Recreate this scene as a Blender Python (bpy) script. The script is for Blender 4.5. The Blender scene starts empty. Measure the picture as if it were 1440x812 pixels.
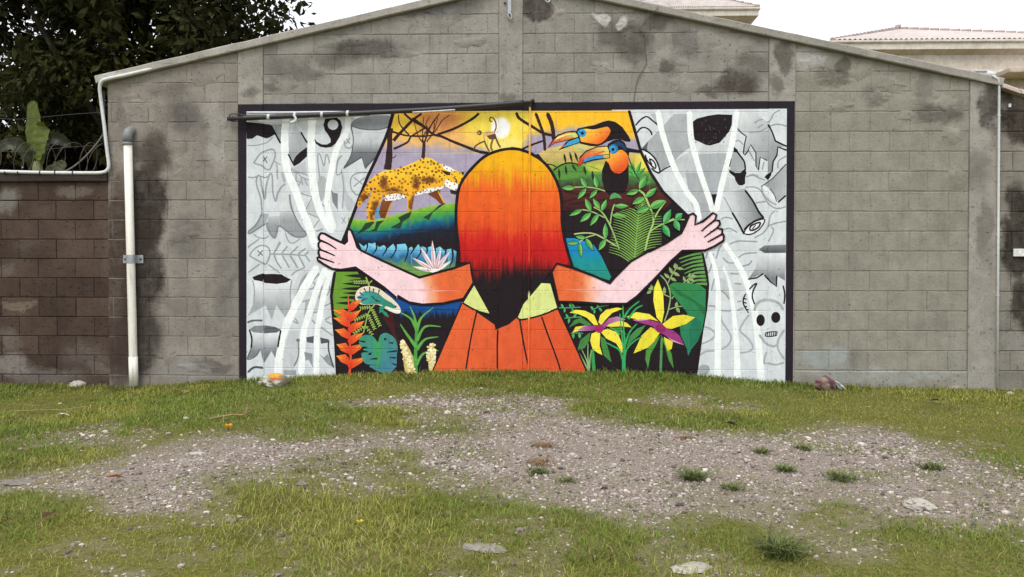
import bpy, bmesh, math, random
import numpy as np
from mathutils import Vector, Matrix
from mathutils.geometry import delaunay_2d_cdt

random.seed(7)
rng = np.random.default_rng(7)
SC = bpy.context.scene
COL = SC.collection

# ------------------------------------------------------------------ camera
W, H, F = 1440.0, 812.0, 1150.0
YAW, PITCH, ROLL = math.radians(-1.563), math.radians(0.760), math.radians(0.083)
CAM = Vector((0.0, -8.315, 1.0))
_fw = Vector((math.sin(YAW) * math.cos(PITCH), math.cos(YAW) * math.cos(PITCH), -math.sin(PITCH)))
_r0 = Vector((math.cos(YAW), -math.sin(YAW), 0.0))
_u0 = _r0.cross(_fw)
_rt = _r0 * math.cos(ROLL) + _u0 * math.sin(ROLL)
_up = _u0 * math.cos(ROLL) - _r0 * math.sin(ROLL)
cam_d = bpy.data.cameras.new('camera')
cam_d.sensor_width = 36.0
cam_d.lens = F / W * 36.0
cam_d.clip_end = 2000.0
cam_o = bpy.data.objects.new('camera', cam_d)
COL.objects.link(cam_o)
cam_o.matrix_world = Matrix(((_rt.x, _up.x, -_fw.x, CAM.x), (_rt.y, _up.y, -_fw.y, CAM.y),
                             (_rt.z, _up.z, -_fw.z, CAM.z), (0, 0, 0, 1)))
SC.camera = cam_o

# ------------------------------------------------------------------ light: bright overcast
SUN_EL, SUN_AZ = math.radians(58), math.radians(205)      # azimuth clockwise from +Y
wd = bpy.data.worlds.new('World')
SC.world = wd
wd.use_nodes = True
nt = wd.node_tree
nt.nodes.clear()
n_sky = nt.nodes.new('ShaderNodeTexSky')
n_sky.sky_type = 'NISHITA'
n_sky.sun_disc = False
n_sky.sun_elevation = SUN_EL
n_sky.sun_rotation = SUN_AZ
n_sky.dust_density = 4.0
n_tc = nt.nodes.new('ShaderNodeTexCoord')
n_cl = nt.nodes.new('ShaderNodeTexNoise')
n_cl.inputs['Scale'].default_value = 1.6
n_cl.inputs['Detail'].default_value = 4.0
nt.links.new(n_tc.outputs['Generated'], n_cl.inputs['Vector'])
n_mr = nt.nodes.new('ShaderNodeMapRange')
n_mr.inputs['From Min'].default_value = 0.35
n_mr.inputs['From Max'].default_value = 0.65
n_mr.inputs['To Min'].default_value = 0.50
n_mr.inputs['To Max'].default_value = 0.95
nt.links.new(n_cl.outputs['Fac'], n_mr.inputs['Value'])
n_mx = nt.nodes.new('ShaderNodeMix')
n_mx.data_type = 'RGBA'
nt.links.new(n_mr.outputs['Result'], n_mx.inputs['Factor'])
nt.links.new(n_sky.outputs['Color'], n_mx.inputs['A'])
n_mx.inputs['B'].default_value = (11.1, 11.45, 11.9, 1)
n_bg = nt.nodes.new('ShaderNodeBackground')
n_bg.inputs['Strength'].default_value = 0.10
nt.links.new(n_mx.outputs['Result'], n_bg.inputs['Color'])
n_wo = nt.nodes.new('ShaderNodeOutputWorld')
nt.links.new(n_bg.outputs['Background'], n_wo.inputs['Surface'])

sun_d = bpy.data.lights.new('sun', 'SUN')
sun_d.energy = 1.5
sun_d.angle = math.radians(28)
sun_d.color = (1.0, 0.97, 0.92)
sun_o = bpy.data.objects.new('sun', sun_d)
COL.objects.link(sun_o)
_sd = Vector((math.sin(SUN_AZ) * math.cos(SUN_EL), math.cos(SUN_AZ) * math.cos(SUN_EL), math.sin(SUN_EL)))
sun_o.rotation_euler = _sd.to_track_quat('Z', 'Y').to_euler()
sun_o.location = (0, -5, 12)
SC.view_settings.view_transform = 'Standard'
SC.view_settings.look = 'None'
SC.view_settings.gamma = 1.0
SC.view_settings.exposure = 0.38
SC.cycles.max_bounces = 6
SC.cycles.use_denoising = True

# ------------------------------------------------------------------ pixel -> place
def ray(px, py):
    return _rt * (px - W / 2) - _up * (py - H / 2) + _fw * F
def at_y(px, py, y=0.0):
    d = ray(px, py)
    t = (y - CAM.y) / d.y
    return CAM + d * t
def wxz(px, py):
    p = at_y(px, py)
    return p.x, p.z
def wallv(P):
    P = np.asarray(P, float)
    d = (P[:, :1] - W / 2) * np.array(_rt) - (P[:, 1:] - H / 2) * np.array(_up) + np.array(_fw) * F
    t = -CAM.y / d[:, 1]
    q = np.array(CAM) + d * t[:, None]
    return q[:, [0, 2]]

# ------------------------------------------------------------------ noise in numpy
_perm = rng.random((256, 256))
def vnoise(x, y):
    x = np.asarray(x, float); y = np.asarray(y, float)
    xi = np.floor(x).astype(int); yi = np.floor(y).astype(int)
    fx = x - xi; fy = y - yi
    fx = fx * fx * (3 - 2 * fx); fy = fy * fy * (3 - 2 * fy)
    a = _perm[xi % 256, yi % 256]; b = _perm[(xi + 1) % 256, yi % 256]
    c = _perm[xi % 256, (yi + 1) % 256]; d = _perm[(xi + 1) % 256, (yi + 1) % 256]
    return (a * (1 - fx) + b * fx) * (1 - fy) + (c * (1 - fx) + d * fx) * fy
def fbm(x, y, o=4):
    s = 0; a = 0.5; t = 0
    for i in range(o):
        s = s + a * vnoise(x * 2 ** i + 17.3 * i, y * 2 ** i + 5.1 * i); t += a; a *= 0.5
    return s / t
def sst(a, b, x):
    t = np.clip((np.asarray(x, float) - a) / (b - a), 0, 1)
    return t * t * (3 - 2 * t)
def inpoly(px, py, poly):
    px = np.asarray(px, float); py = np.asarray(py, float)
    r = np.zeros(px.shape, bool)
    n = len(poly)
    for i in range(n):
        x1, y1 = poly[i]; x2, y2 = poly[(i + 1) % n]
        if y1 == y2: continue
        c = (y1 > py) != (y2 > py)
        r ^= c & (px < (x2 - x1) * (py - y1) / (y2 - y1) + x1)
    return r

# ------------------------------------------------------------------ materials
def lin(c):
    c = np.asarray(c, float) / 255.0
    return np.where(c <= 0.04045, c / 12.92, ((c + 0.055) / 1.055) ** 2.4)
class NB:
    """a small node builder"""
    def __init__(s, name):
        s.m = bpy.data.materials.new(name); s.m.use_nodes = True
        s.t = s.m.node_tree; s.t.nodes.clear()
        s.out = s.t.nodes.new('ShaderNodeOutputMaterial')
        s.b = s.t.nodes.new('ShaderNodeBsdfPrincipled')
        s.t.links.new(s.b.outputs[0], s.out.inputs['Surface'])
        s.pos = None
    def n(s, typ, **kw):
        q = s.t.nodes.new('ShaderNode' + typ)
        for k, v in kw.items(): setattr(q, k, v)
        return q
    def l(s, a, b): s.t.links.new(a, b)
    def P(s):
        if s.pos is None: s.pos = s.n('NewGeometry').outputs['Position']
        return s.pos
    def noise(s, scale, detail=4, rough=0.55, vec=None, stretch=None):
        q = s.n('TexNoise'); q.inputs['Scale'].default_value = scale
        q.inputs['Detail'].default_value = detail; q.inputs['Roughness'].default_value = rough
        v = vec or s.P()
        if stretch:
            mp = s.n('Mapping'); mp.inputs['Scale'].default_value = stretch
            s.l(v, mp.inputs['Vector']); v = mp.outputs[0]
        s.l(v, q.inputs['Vector']); return q.outputs['Fac']
    def ramp(s, fac, stops):
        q = s.n('ValToRGB'); e = q.color_ramp.elements
        while len(e) < len(stops): e.new(0.5)
        for i, (p, c) in enumerate(stops):
            e[i].position = p
            e[i].color = (c, c, c, 1) if not hasattr(c, '__len__') else (*c, 1)
        s.l(fac, q.inputs[0]); return q.outputs[0]
    def mix(s, fac, a, b, mode='MIX'):
        q = s.n('Mix', data_type='RGBA', blend_type=mode)
        for sock, v in (('Factor', fac), ('A', a), ('B', b)):
            if hasattr(v, 'links') or hasattr(v, 'is_linked'): s.l(v, q.inputs[sock])
            elif hasattr(v, '__len__'): q.inputs[sock].default_value = (*v, 1)
            else: q.inputs[sock].default_value = v
        return q.outputs['Result']
    def math(s, op, a, b=None, c=None):
        q = s.n('Math', operation=op)
        for i, v in enumerate((a, b, c)):
            if v is None: continue
            if hasattr(v, 'is_linked'): s.l(v, q.inputs[i])
            else: q.inputs[i].default_value = v
        return q.outputs[0]
    def bump(s, h, strength=0.3, dist=0.01):
        q = s.n('Bump'); q.inputs['Strength'].default_value = strength
        q.inputs['Distance'].default_value = dist
        s.l(h, q.inputs['Height']); s.l(q.outputs[0], s.b.inputs['Normal'])
    def done(s, col=None, rough=0.85, spec=0.25, metal=0.0):
        if col is not None:
            if hasattr(col, 'is_linked'): s.l(col, s.b.inputs['Base Color'])
            else: s.b.inputs['Base Color'].default_value = (*col, 1)
        if hasattr(rough, 'is_linked'): s.l(rough, s.b.inputs['Roughness'])
        else: s.b.inputs['Roughness'].default_value = rough
        s.b.inputs['Specular IOR Level'].default_value = spec
        s.b.inputs['Metallic'].default_value = metal
        return s.m

def stains(nb, col, lst):
    """weathering marks of their own shape: (px, py, rx, ry, soft, colour, strength) on the wall plane"""
    sep = nb.n('SeparateXYZ'); nb.l(nb.P(), sep.inputs[0])
    w1 = nb.noise(2.6, 7, 0.68); w2 = nb.noise(2.3, 7, 0.68)
    wx = nb.math('MULTIPLY_ADD', w1, 0.42, sep.outputs['X']); wz = nb.math('MULTIPLY_ADD', w2, 0.42, sep.outputs['Z'])
    brk = nb.math('MULTIPLY', nb.ramp(nb.noise(11, 6, .75), ((.34, .80), (.56, 1.0))), nb.ramp(nb.noise(6, 5, .7, stretch=(2.2, 1, .35)), ((.30, .85), (.55, 1.0))))
    for (px, py, rx, ry, soft, c, st) in lst:
        x, z = wxz(px, py); k = 8.315 / F
        dx = nb.math('MULTIPLY', nb.math('SUBTRACT', wx, x + 0.21), 1 / (rx * k))
        dz = nb.math('MULTIPLY', nb.math('SUBTRACT', wz, z + 0.21), 1 / (ry * k))
        d = nb.math('SQRT', nb.math('ADD', nb.math('MULTIPLY', dx, dx), nb.math('MULTIPLY', dz, dz)))
        mr = nb.n('MapRange', interpolation_type='SMOOTHSTEP')
        mr.inputs['From Min'].default_value = 1.0 - soft; mr.inputs['From Max'].default_value = 1.0 + soft * 0.6
        mr.inputs['To Min'].default_value = st; mr.inputs['To Max'].default_value = 0.0
        nb.l(d, mr.inputs['Value'])
        col = nb.mix(nb.math('MULTIPLY', mr.outputs[0], brk), col, c)
    return col

def concrete(name, base, dark, light, st=(), bump=0.5, rnd=0.10):
    nb = NB(name)
    big = nb.noise(1.3, 5, 0.6); mid = nb.noise(7, 6, 0.65); fine = nb.noise(55, 5, 0.7)
    c = nb.ramp(big, ((0.30, dark), (0.52, base), (0.72, light)))
    c = nb.mix(0.55, c, nb.ramp(mid, ((0.25, tuple(x * 0.72 for x in base)), (0.5, base), (0.75, tuple(x * 1.2 for x in base)))))
    oi = nb.n('ObjectInfo')
    rr = nb.n('MapRange'); rr.inputs['To Min'].default_value = 1 - rnd; rr.inputs['To Max'].default_value = 1 + rnd * 0.6
    nb.l(oi.outputs['Random'], rr.inputs['Value'])
    comb = nb.n('CombineXYZ')
    for i in range(3): nb.l(rr.outputs[0], comb.inputs[i])
    c = nb.mix(1.0, c, comb.outputs[0], 'MULTIPLY')
    c = stains(nb, c, st)
    pits = nb.ramp(nb.noise(38, 2, 0.5), ((0.27, 0.35), (0.36, 1.0)))
    c = nb.mix(0.8, c, pits, 'MULTIPLY')
    c = nb.mix(0.35, c, nb.ramp(fine, ((0.3, 0.6), (0.7, 1.25))), 'MULTIPLY')
    scr = nb.ramp(nb.noise(7, 6, .7, stretch=(1, 1, 6)), ((.60, 1.0), (.68, .55)))
    c = nb.mix(0.55, c, scr, 'MULTIPLY')
    run = nb.ramp(nb.noise(4.5, 6, .7, stretch=(2.6, 1, .22)), ((.50, 1.0), (.70, .66)))
    c = nb.mix(0.4, c, run, 'MULTIPLY')
    blot = nb.ramp(nb.noise(3.3, 7, .72), ((.38, .86), (.60, 1.14)))
    c = nb.mix(0.7, c, blot, 'MULTIPLY')
    hgt = nb.math('ADD', nb.math('MULTIPLY', mid, 0.6), nb.math('MULTIPLY_ADD', fine, 0.35, nb.math('MULTIPLY', nb.math('ADD', pits, scr), 0.4)))
    nb.bump(hgt, min(1, bump * 1.5), 0.014)
    return nb.done(c, 0.93, 0.12)

def plain(name, col, rough=0.5, spec=0.4, metal=0.0, var=0.25, scale=30, bump=0.0):
    nb = NB(name); n1 = nb.noise(scale, 4)
    c = nb.ramp(n1, ((0.3, tuple(x * (1 - var) for x in col)), (0.7, tuple(min(1, x * (1 + var * 0.6)) for x in col))))
    if bump: nb.bump(n1, bump, 0.005)
    return nb.done(c, rough, spec, metal)

def attr_mat(name, attr, rough=0.8, spec=0.2, var=0.15, scale=20, bump=0.0, trans=0.0, dust=0.0, brush=0.0):
    nb = NB(name)
    a = nb.n('Attribute'); a.attribute_name = attr
    n1 = nb.noise(scale, 4, 0.6)
    c = nb.mix(1.0, a.outputs['Color'], nb.ramp(n1, ((0.3, 1 - var), (0.7, 1 + var))), 'MULTIPLY')
    if brush:
        st = nb.noise(16, 5, .7, stretch=(1.0, 1, .35)); pit = nb.ramp(nb.noise(42, 2, .5), ((.26, .30), (.33, 1.0)))
        c = nb.mix(1.0, c, nb.ramp(st, ((.30, 1 - brush), (.70, 1 + brush))), 'MULTIPLY')
        c = nb.mix(.75, c, pit, 'MULTIPLY')
    if dust:
        c = nb.mix(nb.math('MULTIPLY', nb.ramp(nb.noise(60, 3, 0.7), ((0.55, 0), (0.8, 1))), dust), c, (0.45, 0.42, 0.38))
    if bump:
        nb.bump(nb.math('ADD', nb.math('MULTIPLY', n1, 0.5), nb.noise(70, 4, 0.7)), bump, 0.006)
    nb.done(c, rough, spec)
    if trans:
        tr = nb.n('BsdfTranslucent'); nb.l(c, tr.inputs['Color'])
        mx = nb.n('MixShader'); mx.inputs[0].default_value = trans
        nb.l(nb.b.outputs[0], mx.inputs[1]); nb.l(tr.outputs[0], mx.inputs[2]); nb.l(mx.outputs[0], nb.out.inputs['Surface'])
    return nb.m

# ------------------------------------------------------------------ object helpers
def mesh_obj(name, me, mat, parent=None):
    o = bpy.data.objects.new(name, me); COL.objects.link(o)
    if mat is not None and not me.materials: me.materials.append(mat)
    if parent is not None: o.parent = parent
    return o
def pyd(name, v, f, mat, parent=None, smooth=False):
    me = bpy.data.meshes.new(name); me.from_pydata([tuple(x) for x in v], [], [tuple(x) for x in f]); me.update()
    if smooth: me.polygons.foreach_set('use_smooth', [True] * len(me.polygons))
    return mesh_obj(name, me, mat, parent)
def np_mesh(name, v, tris, cols=None, attr='tint', smooth=False):
    """big triangle soup straight from arrays"""
    me = bpy.data.meshes.new(name)
    v = np.asarray(v, np.float32); tris = np.asarray(tris, np.int32)
    me.vertices.add(len(v)); me.vertices.foreach_set('co', v.ravel())
    me.loops.add(tris.size); me.loops.foreach_set('vertex_index', tris.ravel())
    me.polygons.add(len(tris))
    me.polygons.foreach_set('loop_start', np.arange(0, tris.size, 3, dtype=np.int32))
    me.polygons.foreach_set('loop_total', np.full(len(tris), 3, np.int32))
    me.polygons.foreach_set('use_smooth', np.full(len(tris), bool(smooth)))
    me.update(calc_edges=True)
    if cols is not None:
        a = me.color_attributes.new(attr, 'FLOAT_COLOR', 'POINT')
        a.data.foreach_set('color', np.c_[cols, np.ones(len(cols))].astype(np.float32).ravel())
    return me
def empty(name, loc, label=None, cat=None, group=None):
    o = bpy.data.objects.new(name, None); COL.objects.link(o); o.location = loc
    o.empty_display_size = 0.1
    if label: tag(o, label, cat, group)
    return o
def tag(o, label=None, cat=None, group=None, kind=None):
    if label: o['label'] = label
    if cat: o['category'] = cat
    if group: o['group'] = group
    if kind: o['kind'] = kind
    return o
def parent_keep(o, root):
    o.parent = root
    o.matrix_parent_inverse = Matrix.Translation(-Vector(root.location))
    return o
def box(name, x0, x1, y0, y1, z0, z1, mat, parent=None, bev=0.0):
    bm = bmesh.new()
    bmesh.ops.create_cube(bm, size=1)
    for v in bm.verts:
        v.co = Vector(((x0 + x1) / 2 + v.co.x * (x1 - x0), (y0 + y1) / 2 + v.co.y * (y1 - y0), (z0 + z1) / 2 + v.co.z * (z1 - z0)))
    if bev: bmesh.ops.bevel(bm, geom=bm.edges[:], offset=bev, segments=2, affect='EDGES')
    me = bpy.data.meshes.new(name); bm.to_mesh(me); bm.free()
    o = mesh_obj(name, me, mat)
    if parent is not None: parent_keep(o, parent)
    return o
def catmull(P, n=6, closed=False):
    P = [np.asarray(p, float) for p in P]
    if len(P) < 3: return np.array(P)
    out = []; m = len(P)
    rngk = range(m) if closed else range(m - 1)
    for i in rngk:
        if closed: p0, p1, p2, p3 = P[i - 1], P[i], P[(i + 1) % m], P[(i + 2) % m]
        else: p0, p1, p2, p3 = P[max(i - 1, 0)], P[i], P[i + 1], P[min(i + 2, m - 1)]
        for k in range(n):
            t = k / n
            out.append(0.5 * ((2 * p1) + (p2 - p0) * t + (2 * p0 - 5 * p1 + 4 * p2 - p3) * t * t + (3 * p1 - p0 - 3 * p2 + p3) * t ** 3))
    if not closed: out.append(P[-1])
    return np.array(out)
def tube_data(pts, rad, seg=10, cap=True):
    pts = [Vector(p) for p in pts]; n = len(pts)
    rad = [rad] * n if not hasattr(rad, '__len__') else rad
    V = []; Fc = []
    t0 = (pts[1] - pts[0]).normalized()
    nrm = t0.orthogonal().normalized()
    for i, p in enumerate(pts):
        t = (pts[min(i + 1, n - 1)] - pts[max(i - 1, 0)]).normalized()
        nrm = (nrm - t * nrm.dot(t)).normalized(); b = t.cross(nrm)
        for k in range(seg):
            a = 2 * math.pi * k / seg
            V.append(p + (nrm * math.cos(a) + b * math.sin(a)) * rad[i])
    for i in range(n - 1):
        for k in range(seg):
            a = i * seg + k; b2 = i * seg + (k + 1) % seg
            Fc.append((a, b2, b2 + seg, a + seg))
    if cap:
        Fc.append(tuple(range(seg - 1, -1, -1))); Fc.append(tuple(range((n - 1) * seg, n * seg)))
    return V, Fc
def tube(name, pts, rad, mat, parent=None, seg=10):
    v, f = tube_data(pts, rad, seg)
    o = pyd(name, v, f, mat, None, True)
    if parent is not None: parent_keep(o, parent)
    return o
# ------------------------------------------------------------------ wall layout (metres, wall face at y = 0)
CZ0 = 1.0 + 1.4695                       # height of block joint k = 0
def zj(k): return CZ0 - 0.2 * k
def xw(px, py=300): return wxz(px, py)[0]
PIL = [(xw(335.0, 120), xw(370.0, 120)), (xw(701.6), xw(734.6)), (xw(1081.5, 110), xw(1118.5, 110)), (xw(1362), xw(1403))]
BAYS = [(xw(152), PIL[0][0]), (PIL[0][1], PIL[1][0]), (PIL[1][1], PIL[2][0]), (PIL[2][1], PIL[3][0])]
PIL_H = 0.010                            # pilasters stand this far proud of the blocks
VJ = {1: (xw(496), xw(470)), 2: (xw(781), xw(806)), 3: (xw(1168), xw(1194)), 0: (xw(263), xw(289))}
def vjoints(bay, k):
    """x of upright joints in the course whose bottom is joint k"""
    x0, x1 = BAYS[bay]
    o = VJ[bay][k % 2]
    a = o - math.floor((o - x0) / 0.39) * 0.39
    r = []
    while a < x1 - 0.05:
        if a > x0 + 0.05: r.append(a + 0.012 * math.sin(7.1 * k + 13 * a))
        a += 0.39
    return r
JD, J1, J2 = 0.0036, 0.0016, 0.0050       # joint depth, flat half width, full half width
def prof(d): return -JD * np.clip((J2 - np.abs(d)) / (J2 - J1), 0, 1)
_VJC = {(b, k): vjoints(b, k) for b in (1, 2) for k in range(-6, 14)}
def relief(x, z):
    """how far the painted face stands out at x, z"""
    h = np.zeros(len(x))
    kk = np.round((CZ0 - z) / 0.2).astype(int)
    dz = z - (CZ0 - 0.2 * kk)
    hz = prof(dz)
    course = np.ceil((CZ0 - z) / 0.2 - 1e-9).astype(int)
    dx = np.full(len(x), 9.0)
    for (b, k), js in _VJC.items():
        m = course == k
        if m.any():
            for j in js: dx[m] = np.where(np.abs(x[m] - j) < np.abs(dx[m]), x[m] - j, dx[m])
    h = np.minimum(hz, prof(dx) * 0.7)
    for a, b in PIL[:3]:
        h = np.where((x > a - 0.0005) & (x < b + 0.0005), PIL_H, h)
    return h
def relief_edges(x0, x1, z0, z1):
    segs = []
    for b in (1, 2):
        bx0, bx1 = BAYS[b]; a, c = max(x0, bx0), min(x1, bx1)
        if c - a < 0.002: continue
        for k in range(-2, 14):
            z = zj(k)
            for d in (-J2, -J1, J1, J2):
                if z0 < z + d < z1: segs.append(((a, z + d), (c, z + d)))
            zz0, zz1 = max(z0, z + J2), min(z1, z + 0.2 - J2)
            if zz1 - zz0 < 0.004: continue
            for j in _VJC[(b, k)]:
                for d in (-J2, -J1, J1, J2):
                    if a < j + d < c: segs.append(((j + d, zz0), (j + d, zz1)))
    for a, b in PIL[:3]:
        for e in (a - 0.002, a, b, b + 0.002):
            if x0 < e < x1: segs.append(((e, z0), (e, z1)))
    return segs

# ------------------------------------------------------------------ the mural: layers of paint that follow the blocks
LIT = 0.95                               # a white wall of 0.8 shows about this bright
RX0, RY0 = 320, 130
LAY = np.zeros((440, 820), np.int16)     # paint layers so far, one cell per photo pixel of the wall
FRM = [0, 0, 1.0]
PARTS = {}
PORD = []
CUR = [None]
def fr(x0, y0, s=0.13553): FRM[:] = [x0, y0, s]
def part(name, parent=None, label=None):
    key = (name, len(PORD)); PORD.append(key)
    PARTS[key] = dict(v=[], f=[], c=[], n=0, parent=parent, label=label); CUR[0] = key
    return key
def resume(key): CUR[0] = key
def pts_of(s):
    if isinstance(s, str):
        s = [tuple(float(q) for q in t.split(',')) for t in s.split()]
    a = np.asarray(s, float)
    return a * FRM[2] + np.array(FRM[:2])
def pt(x, y): return (x * FRM[2] + FRM[0], y * FRM[2] + FRM[1])
def winding(px, py, poly):
    w = np.zeros(px.shape, int); n = len(poly)
    for i in range(n):
        x1, y1 = poly[i]; x2, y2 = poly[(i + 1) % n]
        side = (x2 - x1) * (py - y1) - (px - x1) * (y2 - y1)
        w += ((y1 <= py) & (y2 > py) & (side > 0)).astype(int) - ((y1 > py) & (y2 <= py) & (side < 0)).astype(int)
    return w
def emit(poly, color, grid=None):
    """poly: photo pixels on the wall; color: (r,g,b) or a function of pixel arrays"""
    poly = np.asarray(poly, float)
    keep = [0]
    for i in range(1, len(poly)):
        if np.hypot(*(poly[i] - poly[keep[-1]])) > 0.12: keep.append(i)
    if np.hypot(*(poly[keep[-1]] - poly[0])) < 0.12: keep.pop()
    poly = poly[keep]
    if len(poly) < 3: return
    lo = poly.min(0); hi = poly.max(0)
    # paint layer
    gx0, gy0 = int(lo[0] - RX0) - 1, int(lo[1] - RY0) - 1; gx1, gy1 = int(hi[0] - RX0) + 2, int(hi[1] - RY0) + 2
    gx0, gy0 = max(gx0, 0), max(gy0, 0)
    sub = LAY[gy0:gy1 + 1, gx0:gx1 + 1]
    if sub.size == 0: return
    gy, gx = np.mgrid[gy0:gy0 + sub.shape[0], gx0:gx0 + sub.shape[1]]
    if sub.size > 150:
        m0 = inpoly(gx + RX0 + 0.5, gy + RY0 + 0.5, poly)
        for q in range(len(poly)):            # edges too
            a = poly[q]; b = poly[(q + 1) % len(poly)]; n = int(np.hypot(*(b - a)) * 2) + 2
            t = np.linspace(0, 1, n)[:, None]; e = a + (b - a) * t
            ex = np.clip((e[:, 0] - RX0).astype(int) - gx0, 0, sub.shape[1] - 1); ey = np.clip((e[:, 1] - RY0).astype(int) - gy0, 0, sub.shape[0] - 1)
            m0[ey, ex] = True
        m = m0.copy()
        m[1:] |= m0[:-1]; m[:-1] |= m0[1:]; m[:, 1:] |= m0[:, :-1]; m[:, :-1] |= m0[:, 1:]
    else: m = np.ones(sub.shape, bool)
    lay = int(sub[m].max()) + 1 if m.any() else 1
    sub[m] = lay
    # triangulate with the joints of the blocks as extra edges
    Wp = wallv(poly)
    x0, z0 = Wp.min(0); x1, z1 = Wp.max(0)
    verts = [tuple(p) for p in Wp]; nP = len(verts)
    edges = []
    for a, b in relief_edges(x0, x1, z0, z1):
        edges.append((len(verts), len(verts) + 1)); verts += [a, b]
    if callable(color):
        g = grid or 3.0
        X, Y = np.meshgrid(np.arange(lo[0] + g / 2, hi[0], g), np.arange(lo[1] + g / 2, hi[1], g))
        X = X.ravel() + rng.uniform(-.2, .2, X.size); Y = Y.ravel() + rng.uniform(-.2, .2, Y.size)
        k = inpoly(X, Y, poly)
        if k.any(): verts += [tuple(p) for p in wallv(np.c_[X[k], Y[k]])]
    r = delaunay_2d_cdt([Vector(v) for v in verts], edges, [list(range(nP))], 0, 1e-6)
    ov = np.array([[q.x, q.y] for q in r[0]]); of = np.array([t for t in r[2] if len(t) == 3])
    if len(of) == 0: return
    cen = ov[of].mean(1)
    tris = of[winding(cen[:, 0], cen[:, 1], Wp) != 0]
    if len(tris) == 0: return
    used = sorted({i for t in tris for i in t}); mp = {i: j for j, i in enumerate(used)}
    V = ov[used]
    # wall point -> pixel, for the colour
    y = -(relief(V[:, 0], V[:, 1]) + 0.0015 + lay * 0.00016)
    if callable(color):
        d = np.c_[V[:, 0], np.zeros(len(V)), V[:, 1]] - np.array(CAM)
        dep = d @ np.array(_fw)
        px = d @ np.array(_rt) / dep * F + W / 2; py = H / 2 - d @ np.array(_up) / dep * F
        c = np.asarray(color(px, py), float)
    else: c = np.tile(np.asarray(color, float), (len(V), 1))
    c = np.clip(lin(np.clip(c, 0, 255)) / LIT, 0.004, 0.93)
    p = PARTS[CUR[0]]
    out = []
    for t in tris:
        a, b, e = (mp[i] for i in t)
        ar = (V[b, 0] - V[a, 0]) * (V[e, 1] - V[a, 1]) - (V[b, 1] - V[a, 1]) * (V[e, 0] - V[a, 0])
        if abs(ar) < 1e-10: continue
        out.append((a, b, e) if ar > 0 else (a, e, b))
    if not out: return
    p['v'].append(np.c_[V[:, 0], y, V[:, 1]]); p['c'].append(c)
    p['f'].append(np.array(out) + p['n']); p['n'] += len(V)
def P(color, s, smooth=False, grid=None):
    q = pts_of(s)
    if smooth: q = catmull(q, 5, True)
    emit(q, color, grid)
def S(color, w, s, smooth=True, taper=(1, 1), closed=False):
    q = pts_of(s)
    if smooth and len(q) > 2: q = catmull(q, 5, closed)
    if closed: q = np.vstack([q, q[:1]])
    n = len(q)
    t = np.gradient(q, axis=0); t /= np.maximum(np.hypot(t[:, 0], t[:, 1]), 1e-6)[:, None]
    nn = np.c_[-t[:, 1], t[:, 0]]
    u = np.linspace(0, 1, n)
    ww = w * 0.5 * (taper[0] + (taper[1] - taper[0]) * u) * (0.93 + 0.14 * rng.random(n))
    ww = np.maximum(ww, 0.12)
    L = q + nn * ww[:, None]; R = q - nn * ww[:, None]
    if taper == (1, 1) and not closed:      # round brush ends
        L[0] += t[0] * ww[0] * .4; R[0] += t[0] * ww[0] * .4; L[-1] -= t[-1] * ww[-1] * .4; R[-1] -= t[-1] * ww[-1] * .4
        poly = np.vstack([[q[0] - t[0] * ww[0] * .5], L, [q[-1] + t[-1] * ww[-1] * .5], R[::-1]])
    elif closed:
        h = n // 2                          # two halves, so that each outline is a simple one
        emit(np.vstack([L[:h + 1], R[:h + 1][::-1]]), color); emit(np.vstack([L[h:], R[h:][::-1]]), color); return
    else: poly = np.vstack([L, R[::-1]])
    emit(poly, color)
def E(color, cx, cy, rx, ry, rot=0, n=18, grid=None):
    a = np.linspace(0, 2 * np.pi, n, endpoint=False); c, s = math.cos(rot), math.sin(rot)
    x = rx * np.cos(a); y = ry * np.sin(a)
    emit(pts_of(np.c_[cx + x * c - y * s, cy + x * s + y * c]), color, grid)
def LF(c1, s, w, c2=None, bend=0.0, rim=None):
    """a painted leaf 'x0,y0 x1,y1' (stem end first), w wide in local units, second half in c2"""
    (a, b) = pts_of(s); w = w * FRM[2]
    d = b - a; n = np.array([-d[1], d[0]]) / max(np.hypot(*d), 1e-6)
    t = np.linspace(0, 1, 9)[:, None]; wid = np.sin(np.pi * t ** 0.85) * w / 2
    mid = a + d * t + n * (np.sin(np.pi * t) * bend * FRM[2])
    if rim is not None: emit(np.vstack([mid + n * (wid + .7), (mid - n * (wid + .7))[::-1]]), rim)
    emit(np.vstack([mid + n * wid, (mid - n * wid)[::-1]]), c1)
    if c2 is not None: emit(np.vstack([mid + n * wid, (mid)[::-1]]), c2)
def gy(*st):
    """colour by pixel height: (y, (r,g,b)), ..."""
    ys = [s[0] for s in st]; cs = np.array([s[1] for s in st], float)
    return lambda x, y: np.c_[[np.interp(y, ys, cs[:, i]) for i in range(3)]].T
def gx(*st):
    f = gy(*st)
    return lambda x, y: f(y, x)
def gd(p0, p1, c0, c1):
    p0 = np.array(p0, float); d = np.array(p1, float) - p0; L = d @ d
    def f(x, y):
        t = np.clip(((x - p0[0]) * d[0] + (y - p0[1]) * d[1]) / L, 0, 1)[:, None]
        return np.array(c0, float) * (1 - t) + np.array(c1, float) * t
    return f
def blend(a, b, t):
    t = np.asarray(t)[:, None]; return np.asarray(a, float) * (1 - t) + np.asarray(b, float) * t

K = (33, 25, 29)
WH, RIB, G1, G2, G3 = (213, 219, 221), (236, 241, 240), (150, 155, 159), (170, 174, 177), (98, 100, 104)

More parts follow.
